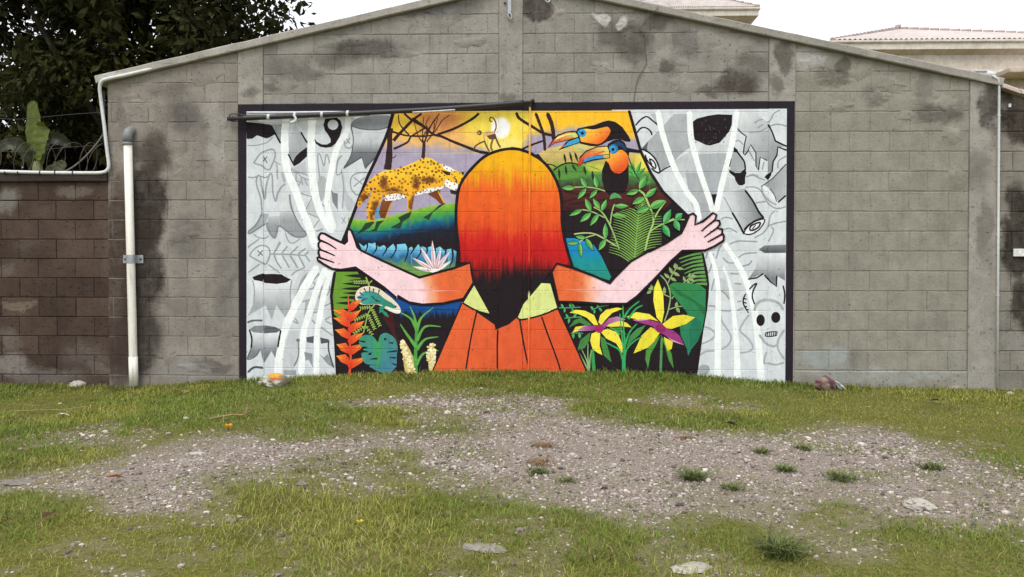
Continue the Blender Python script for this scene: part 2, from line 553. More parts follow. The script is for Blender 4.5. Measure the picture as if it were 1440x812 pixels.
# ---- border
part('painted_border', None)
fr(0, 0, 1)
b_out = [(335.2, 147.3), (1117.4, 142.8), (1114.4, 546), (336.9, 540)]
b_in = [(347.2, 157.8), (1106.0, 153.4), (1103.6, 546), (347.4, 540)]
navy = (38, 33, 41)
P(navy, [b_out[0], b_out[1], b_in[1], b_in[0]]); P(navy, [b_out[0], b_in[0], b_in[3], b_out[3]]); P(navy, [b_out[1], b_out[2], b_in[2], b_in[1]])

# ---- left grey panel
def mottle(c, amt=7):
    return lambda x, y: np.asarray(c, float) + ((fbm(x / 16, y / 16) - .5) * 2 * amt)[:, None] * np.array([1, 1, .95])
part('painted_curtain', None, 'pale grey painted curtain with sketched stumps on the left of the mural')
P(mottle((205, 211, 214), 5), [(347.2, 157.8), (570, 156.6), (570, 300), (500, 400), (500, 540), (347.4, 540)], grid=6)
fr(335, 140)
P(G1, "345,262 460,255 440,450 380,340"); P((196, 201, 204), "440,300 520,200 650,180 890,190 890,300 800,380 720,350 590,250")
P(gd((405, 172), (425, 224), (205, 210, 212), (150, 154, 158)), "520,420 590,250 710,440 710,500 570,630 520,570")
S(G1, 1.6, "100,480 180,480 250,465 310,440 360,390"); S(G1, 1.6, "370,640 440,680"); S(G1, 1.6, "400,670 410,760")
S(G1, 1.8, "845,812 825,590 850,575 890,690 910,580 930,590 950,670")
P((185, 189, 192), "540,710 600,700 700,640 710,780 600,740"); S(G1, 1.6, "540,720 600,745 720,790"); S(G1, 1.6, "545,720 565,812")
fr(480, 210, .16014)
P((182, 186, 190), "20,170 20,420 60,540 120,480 60,400 30,300", True)
S(G1, 1.7, "0,180 20,330 10,520"); S(G1, 1.4, "0,600 40,650"); S(G1, 1.4, "35,600 5,655")
fr(335, 240)
P(G2, "840,70 915,90 900,250 860,320 830,220", True); P((125, 128, 132), "960,180 985,230 1033,240 1033,410 980,330")
P((196, 200, 203), "560,15 660,70 740,100 770,275 620,230 600,190"); P((190, 194, 197), "690,430 770,280 800,300 850,500"); P(G2, "440,20 470,20 495,110 470,130")
for q in ("620,230 770,275 690,430 850,500 770,610", "600,190 650,120 570,100"): S(G1, 2, q, False)
for q in ("560,15 620,30 660,70 740,100", "690,90 720,160", "600,30 600,100", "650,75 670,150", "865,350 910,390 905,450 960,590", "810,630 880,605", "430,740 400,812", "490,650 520,730 570,755 640,710", "165,660 200,690 270,705 320,680", "400,0 410,90", "105,800 220,710"):
    S(G1, 1.7, q)
P((205, 209, 211), "330,120 450,170 545,260 560,430 430,450 400,250")
fr(335, 340)
P((196, 200, 203), "640,300 740,300 680,480 600,600 560,500"); P(G1, "720,310 700,380 650,450 600,580 580,600 650,400"); P(G1, "800,290 850,340 790,400 770,390"); P((160, 164, 168), "700,600 750,600 720,760 680,780")
P((198, 202, 205), "960,420 985,480 985,812 900,812"); P((186, 190, 193), "850,480 880,460 850,600 830,720 790,730")
for q in ("665,625 750,600", "760,400 800,450 780,480 740,495", "875,460 840,590", "960,640 890,670", "780,735 830,720 850,600", "550,350 600,310 690,270", "940,440 950,500 920,560"): S(G1, 2, q)
fr(335, 430)
P((192, 196, 199), "530,270 640,260 620,430 580,640 600,700 470,690 470,480"); P(G1, "470,670 600,670 600,720 470,720")
for q in ("570,160 620,185 590,130", "765,150 800,185", "860,225 980,310", "900,150 960,110", "910,160 970,195"): S(G1, 2, q)
# pale ribbons held by the hand
fr(0, 0, 1)
part('painted_ribbon'); S(RIB, 10.5, [(403, 166), (400.5, 190), (401.4, 222), (405, 243), (415, 267), (424.5, 294), (435.3, 321), (444, 350)])
part('painted_ribbon'); S(RIB, 11, [(439, 166), (438, 200), (440, 250), (445, 281), (454, 305), (467, 326)])
part('painted_ribbon'); S(RIB, 8.5, [(490, 164), (487, 187), (473.5, 210), (465.5, 245), (461, 274), (461.5, 296), (470, 322)])
part('painted_ribbon'); S(RIB, 11, [(446, 376), (430, 402), (414, 432), (404, 455), (395, 484), (390.5, 526)])
part('painted_ribbon'); S(RIB, 9, [(458, 378), (444, 412), (433, 447), (427, 471), (423.5, 526)])
part('painted_ribbon'); S(RIB, 8, [(466, 380), (456, 412), (449, 450), (446, 470), (445, 526)])

# stumps and bones on the left panel
part('painted_stump'); fr(335, 140)
P(K, "88,235 330,260 360,300 385,360 330,395 290,405 240,390 200,375 150,410 92,412"); S(K, 2.6, "340,270 380,345 440,455")
part('painted_bone'); S(G1, 2.1, "370,640 385,570 370,525 330,520 240,560 180,640 175,665 250,690 290,725 330,725 350,680", closed=True)
S(G3, 1.4, "265,595 300,660", False); S(G3, 1.4, "300,595 262,640", False)
part('painted_stump'); P(K, "570,640 600,590 640,550 715,495 715,590 640,660 590,690"); S(K, 2.2, "520,570 585,690", False); S(K, 2.2, "650,340 715,450", False)
part('painted_loop'); fr(0, 0, 1)
P(K, "455,176 457,168 463,164.5 472,164.5 479,170 481.5,180 478,192 472,202 466,207 458,208 450,206.5 444,202 442,195 446,200 453,203.5 460,203.5 465,200.5 465,196 461,189 457,184")
fr(460, 140); E((205, 210, 212), 62, 265, 55, 53)
part('painted_stump')
P(gy((176, (220, 224, 226)), (200, (190, 194, 197)), (216, (112, 115, 120)), (238, (95, 98, 103))), "250,290 270,400 265,500 240,600 170,715 360,600 395,720 490,610 500,640 560,500 655,290")
P(mottle((136, 140, 144), 14), "245,270 290,210 370,180 500,165 665,180 640,285 560,310 450,315 340,305", True)
S((75, 78, 82), 1.3, "250,280 272,400 265,500 240,600 172,715"); S((75, 78, 82), 1.6, "172,715 360,600 395,720 490,610", False); S((85, 88, 92), 1.2, "250,275 340,305 450,318 560,312 640,285")
S(G1, 1.7, "180,430 190,490 240,505 265,470"); S(G1, 1.5, "200,410 240,460", False); S(G1, 1.5, "240,400 195,460", False); S(G1, 1.7, "155,580 110,640 100,780 150,760")
part('painted_face'); fr(480, 210, .16014)
S(G1, 2, "250,210 180,205 110,225 80,280 90,350 130,400 170,390"); S(G1, 1.7, "110,250 210,325", False); S(G1, 1.7, "205,250 108,330", False)
part('painted_stump'); fr(335, 240)
P((163, 167, 171), "240,450 320,450 285,550 200,610 120,655 110,635 180,570"); P(gy((300, (198, 202, 205)), (318, (148, 152, 157))), "310,480 430,470 425,570 395,640 380,700 330,650 300,580")
P(gy((296, (195, 199, 202)), (312, (150, 154, 158))), "430,430 540,420 600,520 710,670 650,690 560,670 430,570")
S(G1, 2, "105,70 160,75 200,62"); S(G1, 2, "240,60 280,75 320,55")
S(G1, 2.2, "250,450 240,300 195,150 200,70 230,60 245,150 277,300 290,170 320,55 345,35 355,80 360,220 388,320 410,240 450,170 490,140")
S((130, 134, 138), 2.4, "535,250 545,350 580,460 640,570 705,665 640,690 560,670 430,575 400,640 380,700 330,650 300,580 300,540"); S((130, 134, 138), 1.8, "280,555 200,610 120,655 115,630 190,560 250,450")
part('painted_fishbone'); fr(335, 340)
S(G1, 2.2, "240,215 160,170 125,140 180,70 250,40 310,60 330,120 310,200 280,235", closed=True)
S(G3, 1.5, "205,95 260,145", False); S(G3, 1.5, "255,95 210,150", False); S(G1, 2, "330,130 560,135 690,145")
for q in ("370,125 400,70 440,10", "450,125 510,50", "540,130 620,50", "620,130 700,70", "690,140 730,105", "375,140 400,210 450,280", "460,145 530,270", "540,145 620,275", "625,140 690,265", "700,145 745,210"): S(G1, 2.2, q)
for q in ("110,320 230,230", "315,240 430,325", "110,50 190,0"): S(G1, 2, q)
part('painted_stump')
P(gy((400, (218, 222, 224)), (418, (190, 194, 197)), (432, (160, 164, 168)), (450, (165, 169, 172))), "155,395 555,395 540,550 550,670 490,790 395,655 350,810 285,660 98,775 165,640 175,520")
P(K, "150,370 210,345 260,330 280,338 360,335 450,340 480,360 550,395 500,425 400,440 280,430 250,412 170,400"); S(G1, 1.6, "155,400 172,500 165,640"); S(G1, 1.6, "555,400 540,520 545,640")
part('painted_stump'); fr(335, 430)
S(G3, 2.8, "100,175 160,155 255,155")
P(gy((466, (224, 228, 229)), (480, (190, 194, 198)), (495, (125, 129, 134)), (508, (110, 114, 118))), "130,265 430,265 405,440 385,545 345,470 270,595 230,450 190,520 100,555 145,400")
P((132, 136, 140), "120,245 180,210 280,205 270,287 160,275"); P((92, 95, 100), "280,205 380,220 445,250 400,280 270,288")
S(K, 2.2, "120,250 145,340 140,440"); S(K, 2.4, "442,258 425,350 412,430"); S(G3, 1.5, "140,440 100,555 190,520 230,450"); S((75, 78, 84), 3.2, "105,690 170,640 260,645")
part('painted_stump')
P((82, 85, 90), "705,330 785,315 780,390 715,380"); P((82, 85, 90), "850,330 940,350 930,385 860,395"); E((110, 113, 118), 622, 360, 20, 18)
P((140, 144, 149), "840,500 890,540 930,500 990,640 930,610"); P((140, 144, 149), "685,480 770,500 775,640 730,560 700,570"); S((75, 78, 84), 2.2, "940,360 940,470 990,640"); S((130, 134, 138), 2.2, "625,370 625,520 580,630")

# ---- right grey panel
part('painted_curtain', None, 'pale grey painted curtain with sketched logs and skull on the right of the mural')
fr(0, 0, 1)
P(mottle((207, 213, 216), 5), [(860, 154.7), (1106, 153.4), (1103.6, 546), (960, 540), (960, 400), (900, 300)], grid=6)
fr(870, 140)
P((190, 195, 198), "580,640 740,540 800,600 790,680 830,812 620,812"); P((166, 171, 175), "810,570 1033,560 1150,560 1060,830 960,1100 880,812"); P((176, 180, 183), "330,150 400,145 400,260 370,220")
P((196, 201, 203), "880,480 1033,470 1130,470 1100,560 820,560")
fr(980, 230)
P((166, 171, 175), "60,0 320,0 290,60 185,490 130,350"); P((168, 172, 176), "-120,100 30,100 150,500 40,600 -60,420"); P(K, "150,320 215,320 180,480"); P((196, 200, 203), "310,140 390,160 420,230 470,250 300,290 270,320")
for q in ("500,250 580,245 650,270 700,350 750,430 830,470 925,450", "610,410 720,395", "740,650 760,540 810,490", "740,650 820,620 925,600", "250,580 300,560 370,575", "270,690 340,675 420,720", "510,140 580,125 640,150 710,175", "770,660 790,700 740,812", "600,770 690,720 740,650", "670,240 690,320 760,400 820,430"): S(G1, 1.9, q)
fr(980, 330)
P((188, 192, 195), "230,440 300,480 330,560 330,640 240,560"); P((200, 204, 206), "310,290 400,300 440,420 370,400"); P((200, 204, 206), "380,500 470,500 500,580 400,640")
for q in ("340,100 420,70 520,70 625,75", "430,240 500,200 620,190", "270,240 320,290 390,295", "470,330 540,310 570,270", "345,405 430,410", "390,510 460,515", "240,580 290,610 335,670", "150,580 180,460", "120,400 150,320 170,200", "120,740 190,745", "250,790 330,790", "420,700 460,690", "90,250 110,190", "200,250 230,150 260,110"): S(G1, 2.1, q)
fr(980, 430, .14156)
for q in ("75,210 140,235 180,290 130,345 45,380", "240,100 250,160 310,250 340,320 310,390 250,430", "520,90 460,170 430,250 510,330 555,410 520,455 430,470", "30,495 90,455 180,450", "235,45 300,55 360,45", "400,50 460,25"): S((165, 170, 173), 2.6, q)
P((160, 164, 168), "10,620 50,590 110,595 125,640 90,690 20,680", True)
fr(985, 140)
for q in ("560,140 690,240 760,150 820,115", "690,290 790,260 890,280", "345,440 400,430 440,470", "500,530 560,640", "660,650 640,730", "800,720 810,640 890,590", "490,800 540,780 600,800"): S(G1, 1.9, q)
fr(870, 140)
part('painted_arch'); S(K, 2.2, "175,270 230,210 290,180 350,220 410,270"); S(K, 2.2, "190,345 230,300 280,295 330,330 345,370")
part('painted_log')
P(gd((925, 165), (930, 230), (172, 177, 180), (160, 165, 168)), "420,320 540,190 580,150 720,150 730,340 740,500 640,570 580,640 430,750 400,680 350,590 240,510 310,430")
P((88, 90, 95), "240,510 310,430 295,500 300,545"); P((226, 230, 231), "245,540 320,560 390,650 420,740 400,760 340,720 290,640", True)
S(K, 2.3, "240,515 310,550 380,620 420,710 425,760 390,755 340,715"); S(K, 2.2, "275,575 300,640 370,715 385,690 360,640 320,620 345,680"); S(K, 1.8, "430,755 480,720 540,690")
part('painted_stump'); fr(0, 0, 1)
P(K, "973,172.5 980,167 995.8,163 1009.4,161 1029.7,161.7 1029,176 1025.7,184.7 1018,194 1012,201 998.5,205 992,204 984,200 977,197 975,188.8")
for i in range(26):
    x, y = rng.uniform(979, 1024), rng.uniform(165, 200)
    S((92, 88, 92), 0.7, [(x, y), (x + rng.uniform(-2, 2), y + rng.uniform(1, 4))], False)
part('painted_tooth'); fr(985, 140)
P(gd((1040, 170), (1085, 235), (206, 211, 213), (140, 145, 149)), "385,130 560,130 690,240 750,400 780,440 880,490 800,500 790,580 760,640 745,740 700,760 700,640 620,600 610,730 580,720 575,560 515,470 460,580 445,560 470,390 380,300", grid=3)
S(K, 1.7, "380,300 420,345 475,385 455,470 445,560 460,580 490,540 520,470 575,555 575,690 600,740 620,600 690,635", False)
S(K, 2.4, "700,260 740,340 775,435 890,490", False); S(K, 2.2, "890,530 800,495 790,580 750,650 740,750 690,790 670,812", False); S(G1, 2, "560,245 610,215 650,210"); S(G1, 2, "595,295 650,260"); S(G1, 1.5, "500,345 610,335 690,290")
P(K, "670,812 690,785 735,750 730,790 700,840")
part('painted_bottle')
P((160, 165, 169), "345,500 440,610 460,700 420,770 310,740 310,640"); S(K, 2.4, "350,500 400,570 455,650 465,740"); S(K, 1.4, "318,620 300,700"); P(K, "345,500 385,520 385,555 345,545")
fr(980, 230); P(K, "330,62 360,80 400,98 450,100 490,60 515,95 500,150 500,210 470,230 430,225 400,180 390,140 340,100")
part('painted_log')
P(gd((1028, 290), (1068, 285), (206, 211, 213), (120, 124, 129)), "310,290 500,260 650,500 690,570 620,590 560,600 490,690 440,640 360,510", grid=3)
S(K, 2.8, "500,280 580,390 640,500 692,565"); S(K, 2.8, "365,510 430,620 490,735"); S(K, 3, "490,690 540,640 600,600 690,565"); S(G1, 1.4, "280,350 330,440 365,510")
P((228, 232, 233), "490,720 530,650 600,600 690,575 700,610 640,690 560,735 500,745", True); S(K, 1.8, "490,725 530,655 600,605 690,578 698,610 640,690 560,735", closed=True)
S(K, 2.4, "550,690 560,650 610,625 655,615 640,660 590,690", closed=True); S(K, 1.6, "575,680 610,640")
part('painted_log')
P(gd((1080, 262), (1104, 262), (150, 154, 158), (176, 180, 183)), "690,220 780,170 925,20 915,330 840,400 800,330 750,260"); P((222, 226, 227), "680,235 750,260 800,330 820,400 740,350", True)
S((85, 88, 92), 1.7, "670,240 780,160 922,10", False); S(K, 2.2, "840,405 918,335", False); S((85, 88, 92), 1.4, "750,260 800,330 822,395")
fr(0, 0, 1)
part('painted_ribbon'); S(RIB, 8, [(925.6, 157), (929.6, 180.7), (939, 211.8), (951.3, 243), (965.7, 270), (978.5, 288), (983, 310)])
part('painted_ribbon'); S(RIB, 8, [(969.6, 157), (971.6, 194), (978.4, 221), (986.6, 249), (997.6, 281), (1002.4, 298)])
part('painted_ribbon'); S(RIB, 8, [(1036, 156), (1031, 194), (1019, 243), (1012.5, 271), (1007, 298)])
part('painted_ribbon'); S(RIB, 9, [(1018, 342), (1039.6, 375), (1053, 406), (1064, 458), (1070.6, 538)], taper=(.75, 1.15))
part('painted_ribbon'); S(RIB, 8, [(998, 354), (1006, 380), (1010, 410), (1009.7, 439), (1009, 532)], taper=(.6, 1.2))
part('painted_ribbon'); S(RIB, 8, [(1017, 375), (1026, 400), (1031.5, 438), (1036, 487), (1036.6, 536)], taper=(.3, 1.2))
part('painted_stump'); fr(980, 330)
P(gy((358, (216, 220, 222)), (376, (176, 180, 184)), (392, (120, 124, 128)), (402, (120, 124, 128))), "640,200 920,195 910,480 830,430 820,540 690,400 530,465 610,350")
P(gy((345, (130, 134, 138)), (357, (75, 78, 82))), "640,155 700,115 920,105 918,190 700,192"); S(K, 2, "530,465 620,450 690,405", False); S(K, 2.2, "700,420 760,490 820,540 825,430", False)
part('painted_skull')
S(K, 2.2, "545,570 580,530 620,510 585,580 575,650 600,725"); S(K, 2.2, "890,530 908,620 900,720"); S((165, 169, 172), 4, "600,790 610,740 650,695 720,680 800,690 860,730 890,780")
fr(980, 430, .14156); E(K, 632, 145, 42, 58); E(K, 780, 117, 46, 55)
S((165, 169, 172), 3.2, "620,290 680,370 740,400 790,390 810,330 865,240"); S((165, 169, 172), 2.6, "800,390 805,440 865,530"); S((165, 169, 172), 2.6, "690,460 665,560 690,575"); S((165, 169, 172), 2.6, "700,570 780,585 860,565")
S(K, 1.5, "682,280 700,265 785,258 790,275 780,298 690,306", closed=True)
for x in (700, 720, 740, 760, 778): S(K, 1.3, [(x, 264), (x - 3, 302)], False)
part('painted_ribcage'); fr(980, 330); S(K, 2, "505,615 480,680 490,740 535,812")
for q in ("485,665 515,672", "483,705 515,712", "490,745 520,750", "512,785 535,775"): S(K, 1.8, q, False)

# ---- jungle ground colour
part('painted_jungle', None, 'black painted jungle ground with orange sky and water')
fr(0, 0, 1)
JL = [(553.5, 157), (546, 185), (540, 200), (528, 226), (517, 249), (505, 280), (489.6, 321), (478, 350), (471, 383), (467.5, 405), (466, 417), (468.4, 444), (472, 480), (475, 540)]
JR = [(884.5, 156), (891.7, 181), (901, 213), (914.7, 243), (932, 270), (949.6, 287), (966, 303), (985, 330), (987, 356), (992.9, 382), (995, 400), (994, 415), (992, 436), (987, 463), (978.6, 524), (977, 540)]
P((34, 27, 31), JL + JR[::-1])
def sky_c(x, y):
    n = (fbm(x / 14, y / 10) - .5)
    yel = np.array([238., 196., 72]); org = np.array([217., 140, 88]); lav = np.array([166., 156, 178]); sun = np.array([253., 216, 84])
    c = blend(np.tile(yel, (len(x), 1)), org, sst(572, 600, x + 30 * n) * sst(668, 630, x + 20 * n) * 0.9)
    d = np.hypot((x - 700) / 46, (y - 180) / 40); c = blend(c, sun, sst(1.3, .7, d + n * .5))
    c = blend(c, np.array([232., 180, 110]), sst(178, 196, y + 14 * n) * sst(690, 640, x))
    c = blend(c, np.array([250., 224, 150]), sst(186, 202, y) * sst(672, 700, x) * sst(740, 720, x) * .6)
    low = np.where(x < 690, 205 + (x - 560) * .05, np.interp(x, [690, 730, 745, 770, 800, 850, 900], [240, 215, 190, 186, 180, 172, 200]))
    c = blend(c, lav, sst(low - 7, low + 7, y + 16 * n))
    c = blend(c, np.array([243., 186, 42]), sst(752, 775, x) * sst(low + 3, low - 6, y + 10 * n))
    return c + (fbm(x / 3, y / 2) - .5)[:, None] * 14
P(sky_c, JL[:7] + [(520, 325), (640, 300), (735, 222), (760, 216), (850, 230), (906, 226)] + JR[:3][::-1], grid=2.2)
S((90, 150, 190), 3, [(548, 282), (536, 290), (530, 300), (531, 308)], taper=(.4, 3.2))
fr(480, 210, .16014)
mt_x = np.array([60, 80, 200, 290, 420, 600, 760, 990, 1040]); mt_y = np.array([600, 603, 625, 628, 590, 545, 503, 470, 465])
def mound(x, y):
    t = (y - (np.interp((x - 480) / .16014, mt_x, mt_y) * .16014 + 210)) * np.interp(x, [490, 640], [1.15, .95]) + (fbm(x / 4, y / 5) - .5) * 9
    st = [0, 4, 11, 17, 23, 29, 35, 60]; cs = np.array([(150, 190, 75), (118, 172, 58), (90, 160, 62), (50, 140, 95), (24, 95, 125), (26, 60, 100), (30, 34, 48), (33, 26, 30)], float)
    return np.c_[[np.interp(t, st, cs[:, i]) for i in range(3)]].T
P(mound, list(zip(mt_x, mt_y)) + [(1040, 812), (900, 830), (600, 820), (130, 830), (60, 700)], grid=2.2)
fr(0, 0, 1)
def water(x, y):
    q = y + (fbm(x / 5, y / 6) - .5) * 14 - (x - 560) * .04
    st = [340, 348, 355, 364, 371, 378, 392]; cs = np.array([(130, 205, 232), (122, 200, 228), (80, 150, 195), (45, 100, 140), (84, 130, 96), (108, 150, 76), (110, 152, 72)], float)
    return np.c_[[np.interp(q, st, cs[:, i]) for i in range(3)]].T
P(water, [(505, 342), (512, 347), (517, 342), (524, 343), (528, 341), (533, 348), (540, 345), (545, 350), (553, 343), (556, 348), (559, 344), (570, 343), (574, 350), (579, 347), (582, 352), (588, 344), (591, 346), (600, 349), (608, 346), (612, 350), (619, 347), (624, 352), (635, 350), (642, 354), (640, 376), (615, 388), (592, 392), (570, 384), (530, 364), (510, 354)], grid=2)
for q in ((516, 340, 514, 354), (529, 340, 525, 358), (543, 340, 538, 360), (556, 340, 549, 364), (573, 340, 569, 369), (581, 343, 577, 358), (591, 344, 584, 366), (600, 345, 597, 362), (611, 345, 608, 362), (626, 347, 622, 366), (636, 350, 632, 376)):
    S(K, 2.6, [(q[0], q[1]), (q[0] + .8, (q[1] + q[3]) / 2), (q[2], q[3])], taper=(1.2, .5))
# right-hand foliage behind the birds
def fol(x, y):
    n = fbm(x / 9, y / 9) - .5
    st = [205, 214, 226, 234, 241, 248, 256, 262, 270, 292, 300]
    cs = np.array([(206, 194, 112), (204, 180, 110), (192, 168, 100), (140, 165, 72), (100, 152, 62), (82, 132, 66), (62, 100, 58), (72, 58, 46), (84, 40, 36), (66, 32, 32), (34, 27, 31)], float)
    q = y + n * 16
    c = np.c_[[np.interp(q, st, cs[:, i]) for i in range(3)]].T
    c = blend(c, np.array([222., 205, 80]), sst(820, 835, x) * sst(860, 850, x) * sst(228, 234, y) * sst(246, 240, y) * .8)
    return blend(c, np.array([230., 212, 84]), sst(884, 900, x + n * 10) * sst(212, 216, y) * sst(246, 238, y))
P(fol, [(757, 216), (768, 210), (785, 206), (815, 203), (845, 206), (880, 214), (905, 218), (914.7, 243), (932, 270), (945, 284), (930, 300), (790, 300), (785, 262), (775, 240)], grid=2.2)
P((160, 185, 130), [(812, 208), (822, 210), (836, 214), (820, 216)])
P((88, 140, 62), [(776, 240), (790, 232), (806, 229), (822, 236), (826, 246), (800, 252), (782, 252)], True)
S((60, 30, 26), 2.2, [(778, 240), (790, 232), (802, 229.5), (814, 232)])
for q in ((793, 216, 796, 231), (801, 214, 805, 230), (808, 214, 813, 229), (786, 237, 787, 254), (795, 233, 797, 247), (804, 231, 811, 242), (821, 233, 824, 248), (833, 240, 834, 256)):
    LF((38, 52, 34), [(q[0], q[1]), (q[2], q[3])], 3.4)
S(K, 1.6, [(768, 231), (776, 232), (782, 235)]); S((50, 70, 40), 1, [(822, 230), (835, 236), (846, 240)]); S((170, 200, 80), 1.5, [(825, 231), (838, 236), (847, 240)])
for q in ((790, 285, 850, 268), (800, 288, 860, 280), (795, 270, 830, 276)): S((54, 28, 28), 3, [q[:2], q[2:]])
# palm fronds by the edge, right of the front bird
for (x0, y0, x1, y1) in ((893, 250, 888, 228), (893, 250, 902, 226), (896, 246, 908, 236), (889, 240, 882, 232), (890, 246, 883, 243), (897, 256, 912, 246), (900, 262, 916, 256)):
    LF((95, 172, 88), [(x0, y0), (x1, y1)], 5.5, (60, 130, 64))
S(K, 1.2, [(884, 222), (890, 238), (899, 254)])
# teal and green panels
fr(770, 330)
P(gy((335, (20, 140, 200)), (352, (20, 132, 190)), (366, (28, 142, 150)), (394, (40, 138, 118))), "185,40 280,40 380,70 480,110 560,230 660,440 640,475 460,420 270,330 220,180", grid=3)
fr(435, 310)
P((104, 148, 52), "265,535 500,535 560,640 500,720 470,812 440,990 300,1010 240,960 230,800 245,650")
for (x, y, w) in ((360, 575, 22), (405, 622, 18), (335, 658, 20), (330, 708, 20), (345, 755, 20), (305, 800, 20), (270, 858, 20), (280, 930, 20)):
    P((36, 34, 30), [(x, y), (x + 90, y - w * .6), (x + 240, y - w), (x + 240, y + w * 1.4), (x + 90, y + w * .7)])
P((36, 34, 30), "540,535 580,535 640,660 560,700 530,620")
fr(0, 0, 1)
P(lambda x, y: blend(np.tile([22., 74, 142], (len(x), 1)), np.array([33., 27, 32]), sst(436, 446, y + 12 * (vnoise(x / 1.6, y / 30) - .5))), [(540, 404), (560, 421), (580, 429), (605, 431), (650, 424), (640, 450), (560, 450), (548, 430)], grid=1.8)
P((70, 30, 30), [(538, 446), (552, 440), (556, 470), (562, 482), (557, 484), (548, 462)]); S((60, 28, 28), 1.5, [(545, 448), (575, 470)])
S(K, 4.6, JL[:8], False); S(K, 4.2, JL[8:], False); S(K, 4.2, JR[:8], False); S(K, 4.6, JR[8:], False)

# ---- trees, sun, monkey
part('painted_sun'); fr(580, 140); 
_sx, _sy = pt(915, 300)
def sunc(x, y):
    d = np.hypot((x - _sx) / 12.5, (y - _sy) / 13.8) + (fbm(x / 3, y / 3) - .5) * .12
    return blend(np.tile([246., 243, 240], (len(x), 1)), np.array([253., 216, 84]), sst(.92, 1.25, d))
E(sunc, 915, 300, 122, 134, n=26, grid=1.6)
part('painted_tree'); fr(460, 140)
TK = (52, 34, 34)
S(TK, 6, "668,300 652,380 650,480 640,640 625,730", taper=(.85, 1.8)); S(TK, 5, "690,430 740,370 880,225 980,150", taper=(1, .6)); S(TK, 3, "665,330 740,355 850,380 1033,385", taper=(1, .6)); S(TK, 3.2, "690,515 770,480 840,440 880,380 1033,290", taper=(1, .6))
S(TK, 2.2, "850,370 770,280 745,220 742,160", taper=(1, .6)); S(TK, 3, "800,145 880,215 1033,300"); S(TK, 1.2, "670,610 700,600 715,580")
fr(580, 140); S(TK, 3.6, "0,195 120,280 210,360 300,385 400,430 500,470 640,525 700,545 790,560", taper=(.8, 1.2)); S(TK, 3.6, "690,145 640,190 560,240 420,310 260,365", taper=(1, .9)); S(TK, 2, "0,380 150,380 250,365")
part('painted_tree')
S((60, 42, 44), 4.4, "110,610 118,520 120,460", taper=(1.2, 1)); S((60, 42, 44), 2.8, "118,470 150,380 200,260 280,150", taper=(1, .4))
for q in ("120,470 105,380 110,280 118,180", "115,460 60,380 30,280 20,220", "150,390 155,300 140,250 185,170", "150,440 220,330 265,190", "155,430 250,310 310,220 390,160", "220,340 230,240", "130,455 145,330", "100,440 130,350 240,215"): S((64, 44, 44), 1.5, q, taper=(1.1, .5))
part('painted_tree'); fr(710, 140)
for q, w in (("120,140 150,200 270,275 390,350", 4.2), ("320,145 360,250 395,350 410,440 415,530", 4.2), ("440,145 480,240 500,330 505,420", 5.5), ("395,355 500,375", 4), ("400,430 300,465 180,515", 2.8)): S(TK, w, q)
part('painted_monkey'); fr(580, 140)
MB_ = (96, 66, 62)
S(MB_, 1.8, "850,340 868,290 860,230 830,190 805,195 805,225 825,230"); P((214, 176, 120), "720,355 780,330 850,335 860,370 820,390 740,375"); P(MB_, "770,380 860,355 875,400 840,420 800,415")
E(MB_, 695, 347, 25, 26); E((180, 140, 110), 690, 350, 13, 15); S((214, 176, 120), 2.4, "740,370 748,430"); S(MB_, 2, "755,432 690,460 650,490 640,525"); S(MB_, 2, "750,440 770,490 800,540"); S((130, 92, 60), 2.6, "835,410 820,460 815,500 830,530"); S(MB_, 2.2, "865,400 885,450 912,500")

# ---- jaguar
part('painted_jaguar'); fr(480, 210, .16014)
shadow_g = (38, 62, 44)
for q in ("280,635 210,650 180,700 120,760 200,720 250,690 290,645", "380,625 310,635 290,700 250,720 310,720 340,660", "620,545 560,570 500,600 520,640 430,690 520,700 540,640 600,600", "920,480 860,490 800,550 720,600 770,625 800,560 880,500"): P(shadow_g, q)
def jag(x, y):
    lx = (x - 480) / .16014; ly = (y - 210) / .16014
    n = fbm(x / 3, y / 3) - .5
    c = np.tile(np.array([246., 192, 52]), (len(x), 1))
    c = blend(c, np.array([232., 166, 40]), sst(220, 340, ly + 60 * n) * .7)
    for (cx, cy, rx, ry) in ((375, 290, 50, 75), (450, 370, 110, 45), (660, 290, 45, 75), (770, 270, 95, 38), (640, 480, 40, 110), (300, 520, 45, 110), (205, 430, 60, 60), (605, 500, 22, 60), (265, 585, 24, 50)):
        d = np.hypot((lx - cx) / rx, (ly - cy) / ry); c = blend(c, np.array([92., 46, 30]), sst(1.05, .35, d + n * .8) * .85)
    c = blend(c, np.array([253., 224, 110]), sst(20, 0, ly - np.interp(lx, [150, 280, 400, 600, 720, 790, 900], [400, 230, 180, 130, 75, 75, 140])) * .7)
    return c
JB = "140,500 150,440 200,350 250,270 300,230 380,190 480,175 560,150 640,115 710,80 760,75 800,85 860,125 920,150 990,180 1060,210 1075,235 1060,290 1030,340 1000,365 960,350 915,320 880,350 800,375 640,410 590,420 480,450 385,455 370,380 350,460 300,540 290,630 230,630 220,520 240,450 280,350 270,340 240,420 190,470 150,510"
BR = (110, 62, 34)
P(gd((530, 270), (545, 310), (150, 90, 40), (100, 52, 32)), "350,470 370,440 460,440 430,490 400,560 385,610 345,605 330,560", grid=2.5); S((220, 150, 50), 1.3, "440,470 405,560 395,600")
P((112, 62, 32), "760,395 860,350 880,430 915,480 880,490 830,440"); S((230, 165, 60), 1.6, "850,370 875,420 905,475")
P(jag, JB, grid=2)
P((236, 233, 226), "378,410 470,390 540,395 620,400 760,345 905,325 890,345 800,375 640,412 590,420 480,450 385,455"); P((240, 238, 232), "880,130 960,160 1000,190 950,200 900,170"); P((240, 238, 232), "900,320 920,260 950,280 1030,310 1020,350 1000,365 950,345")
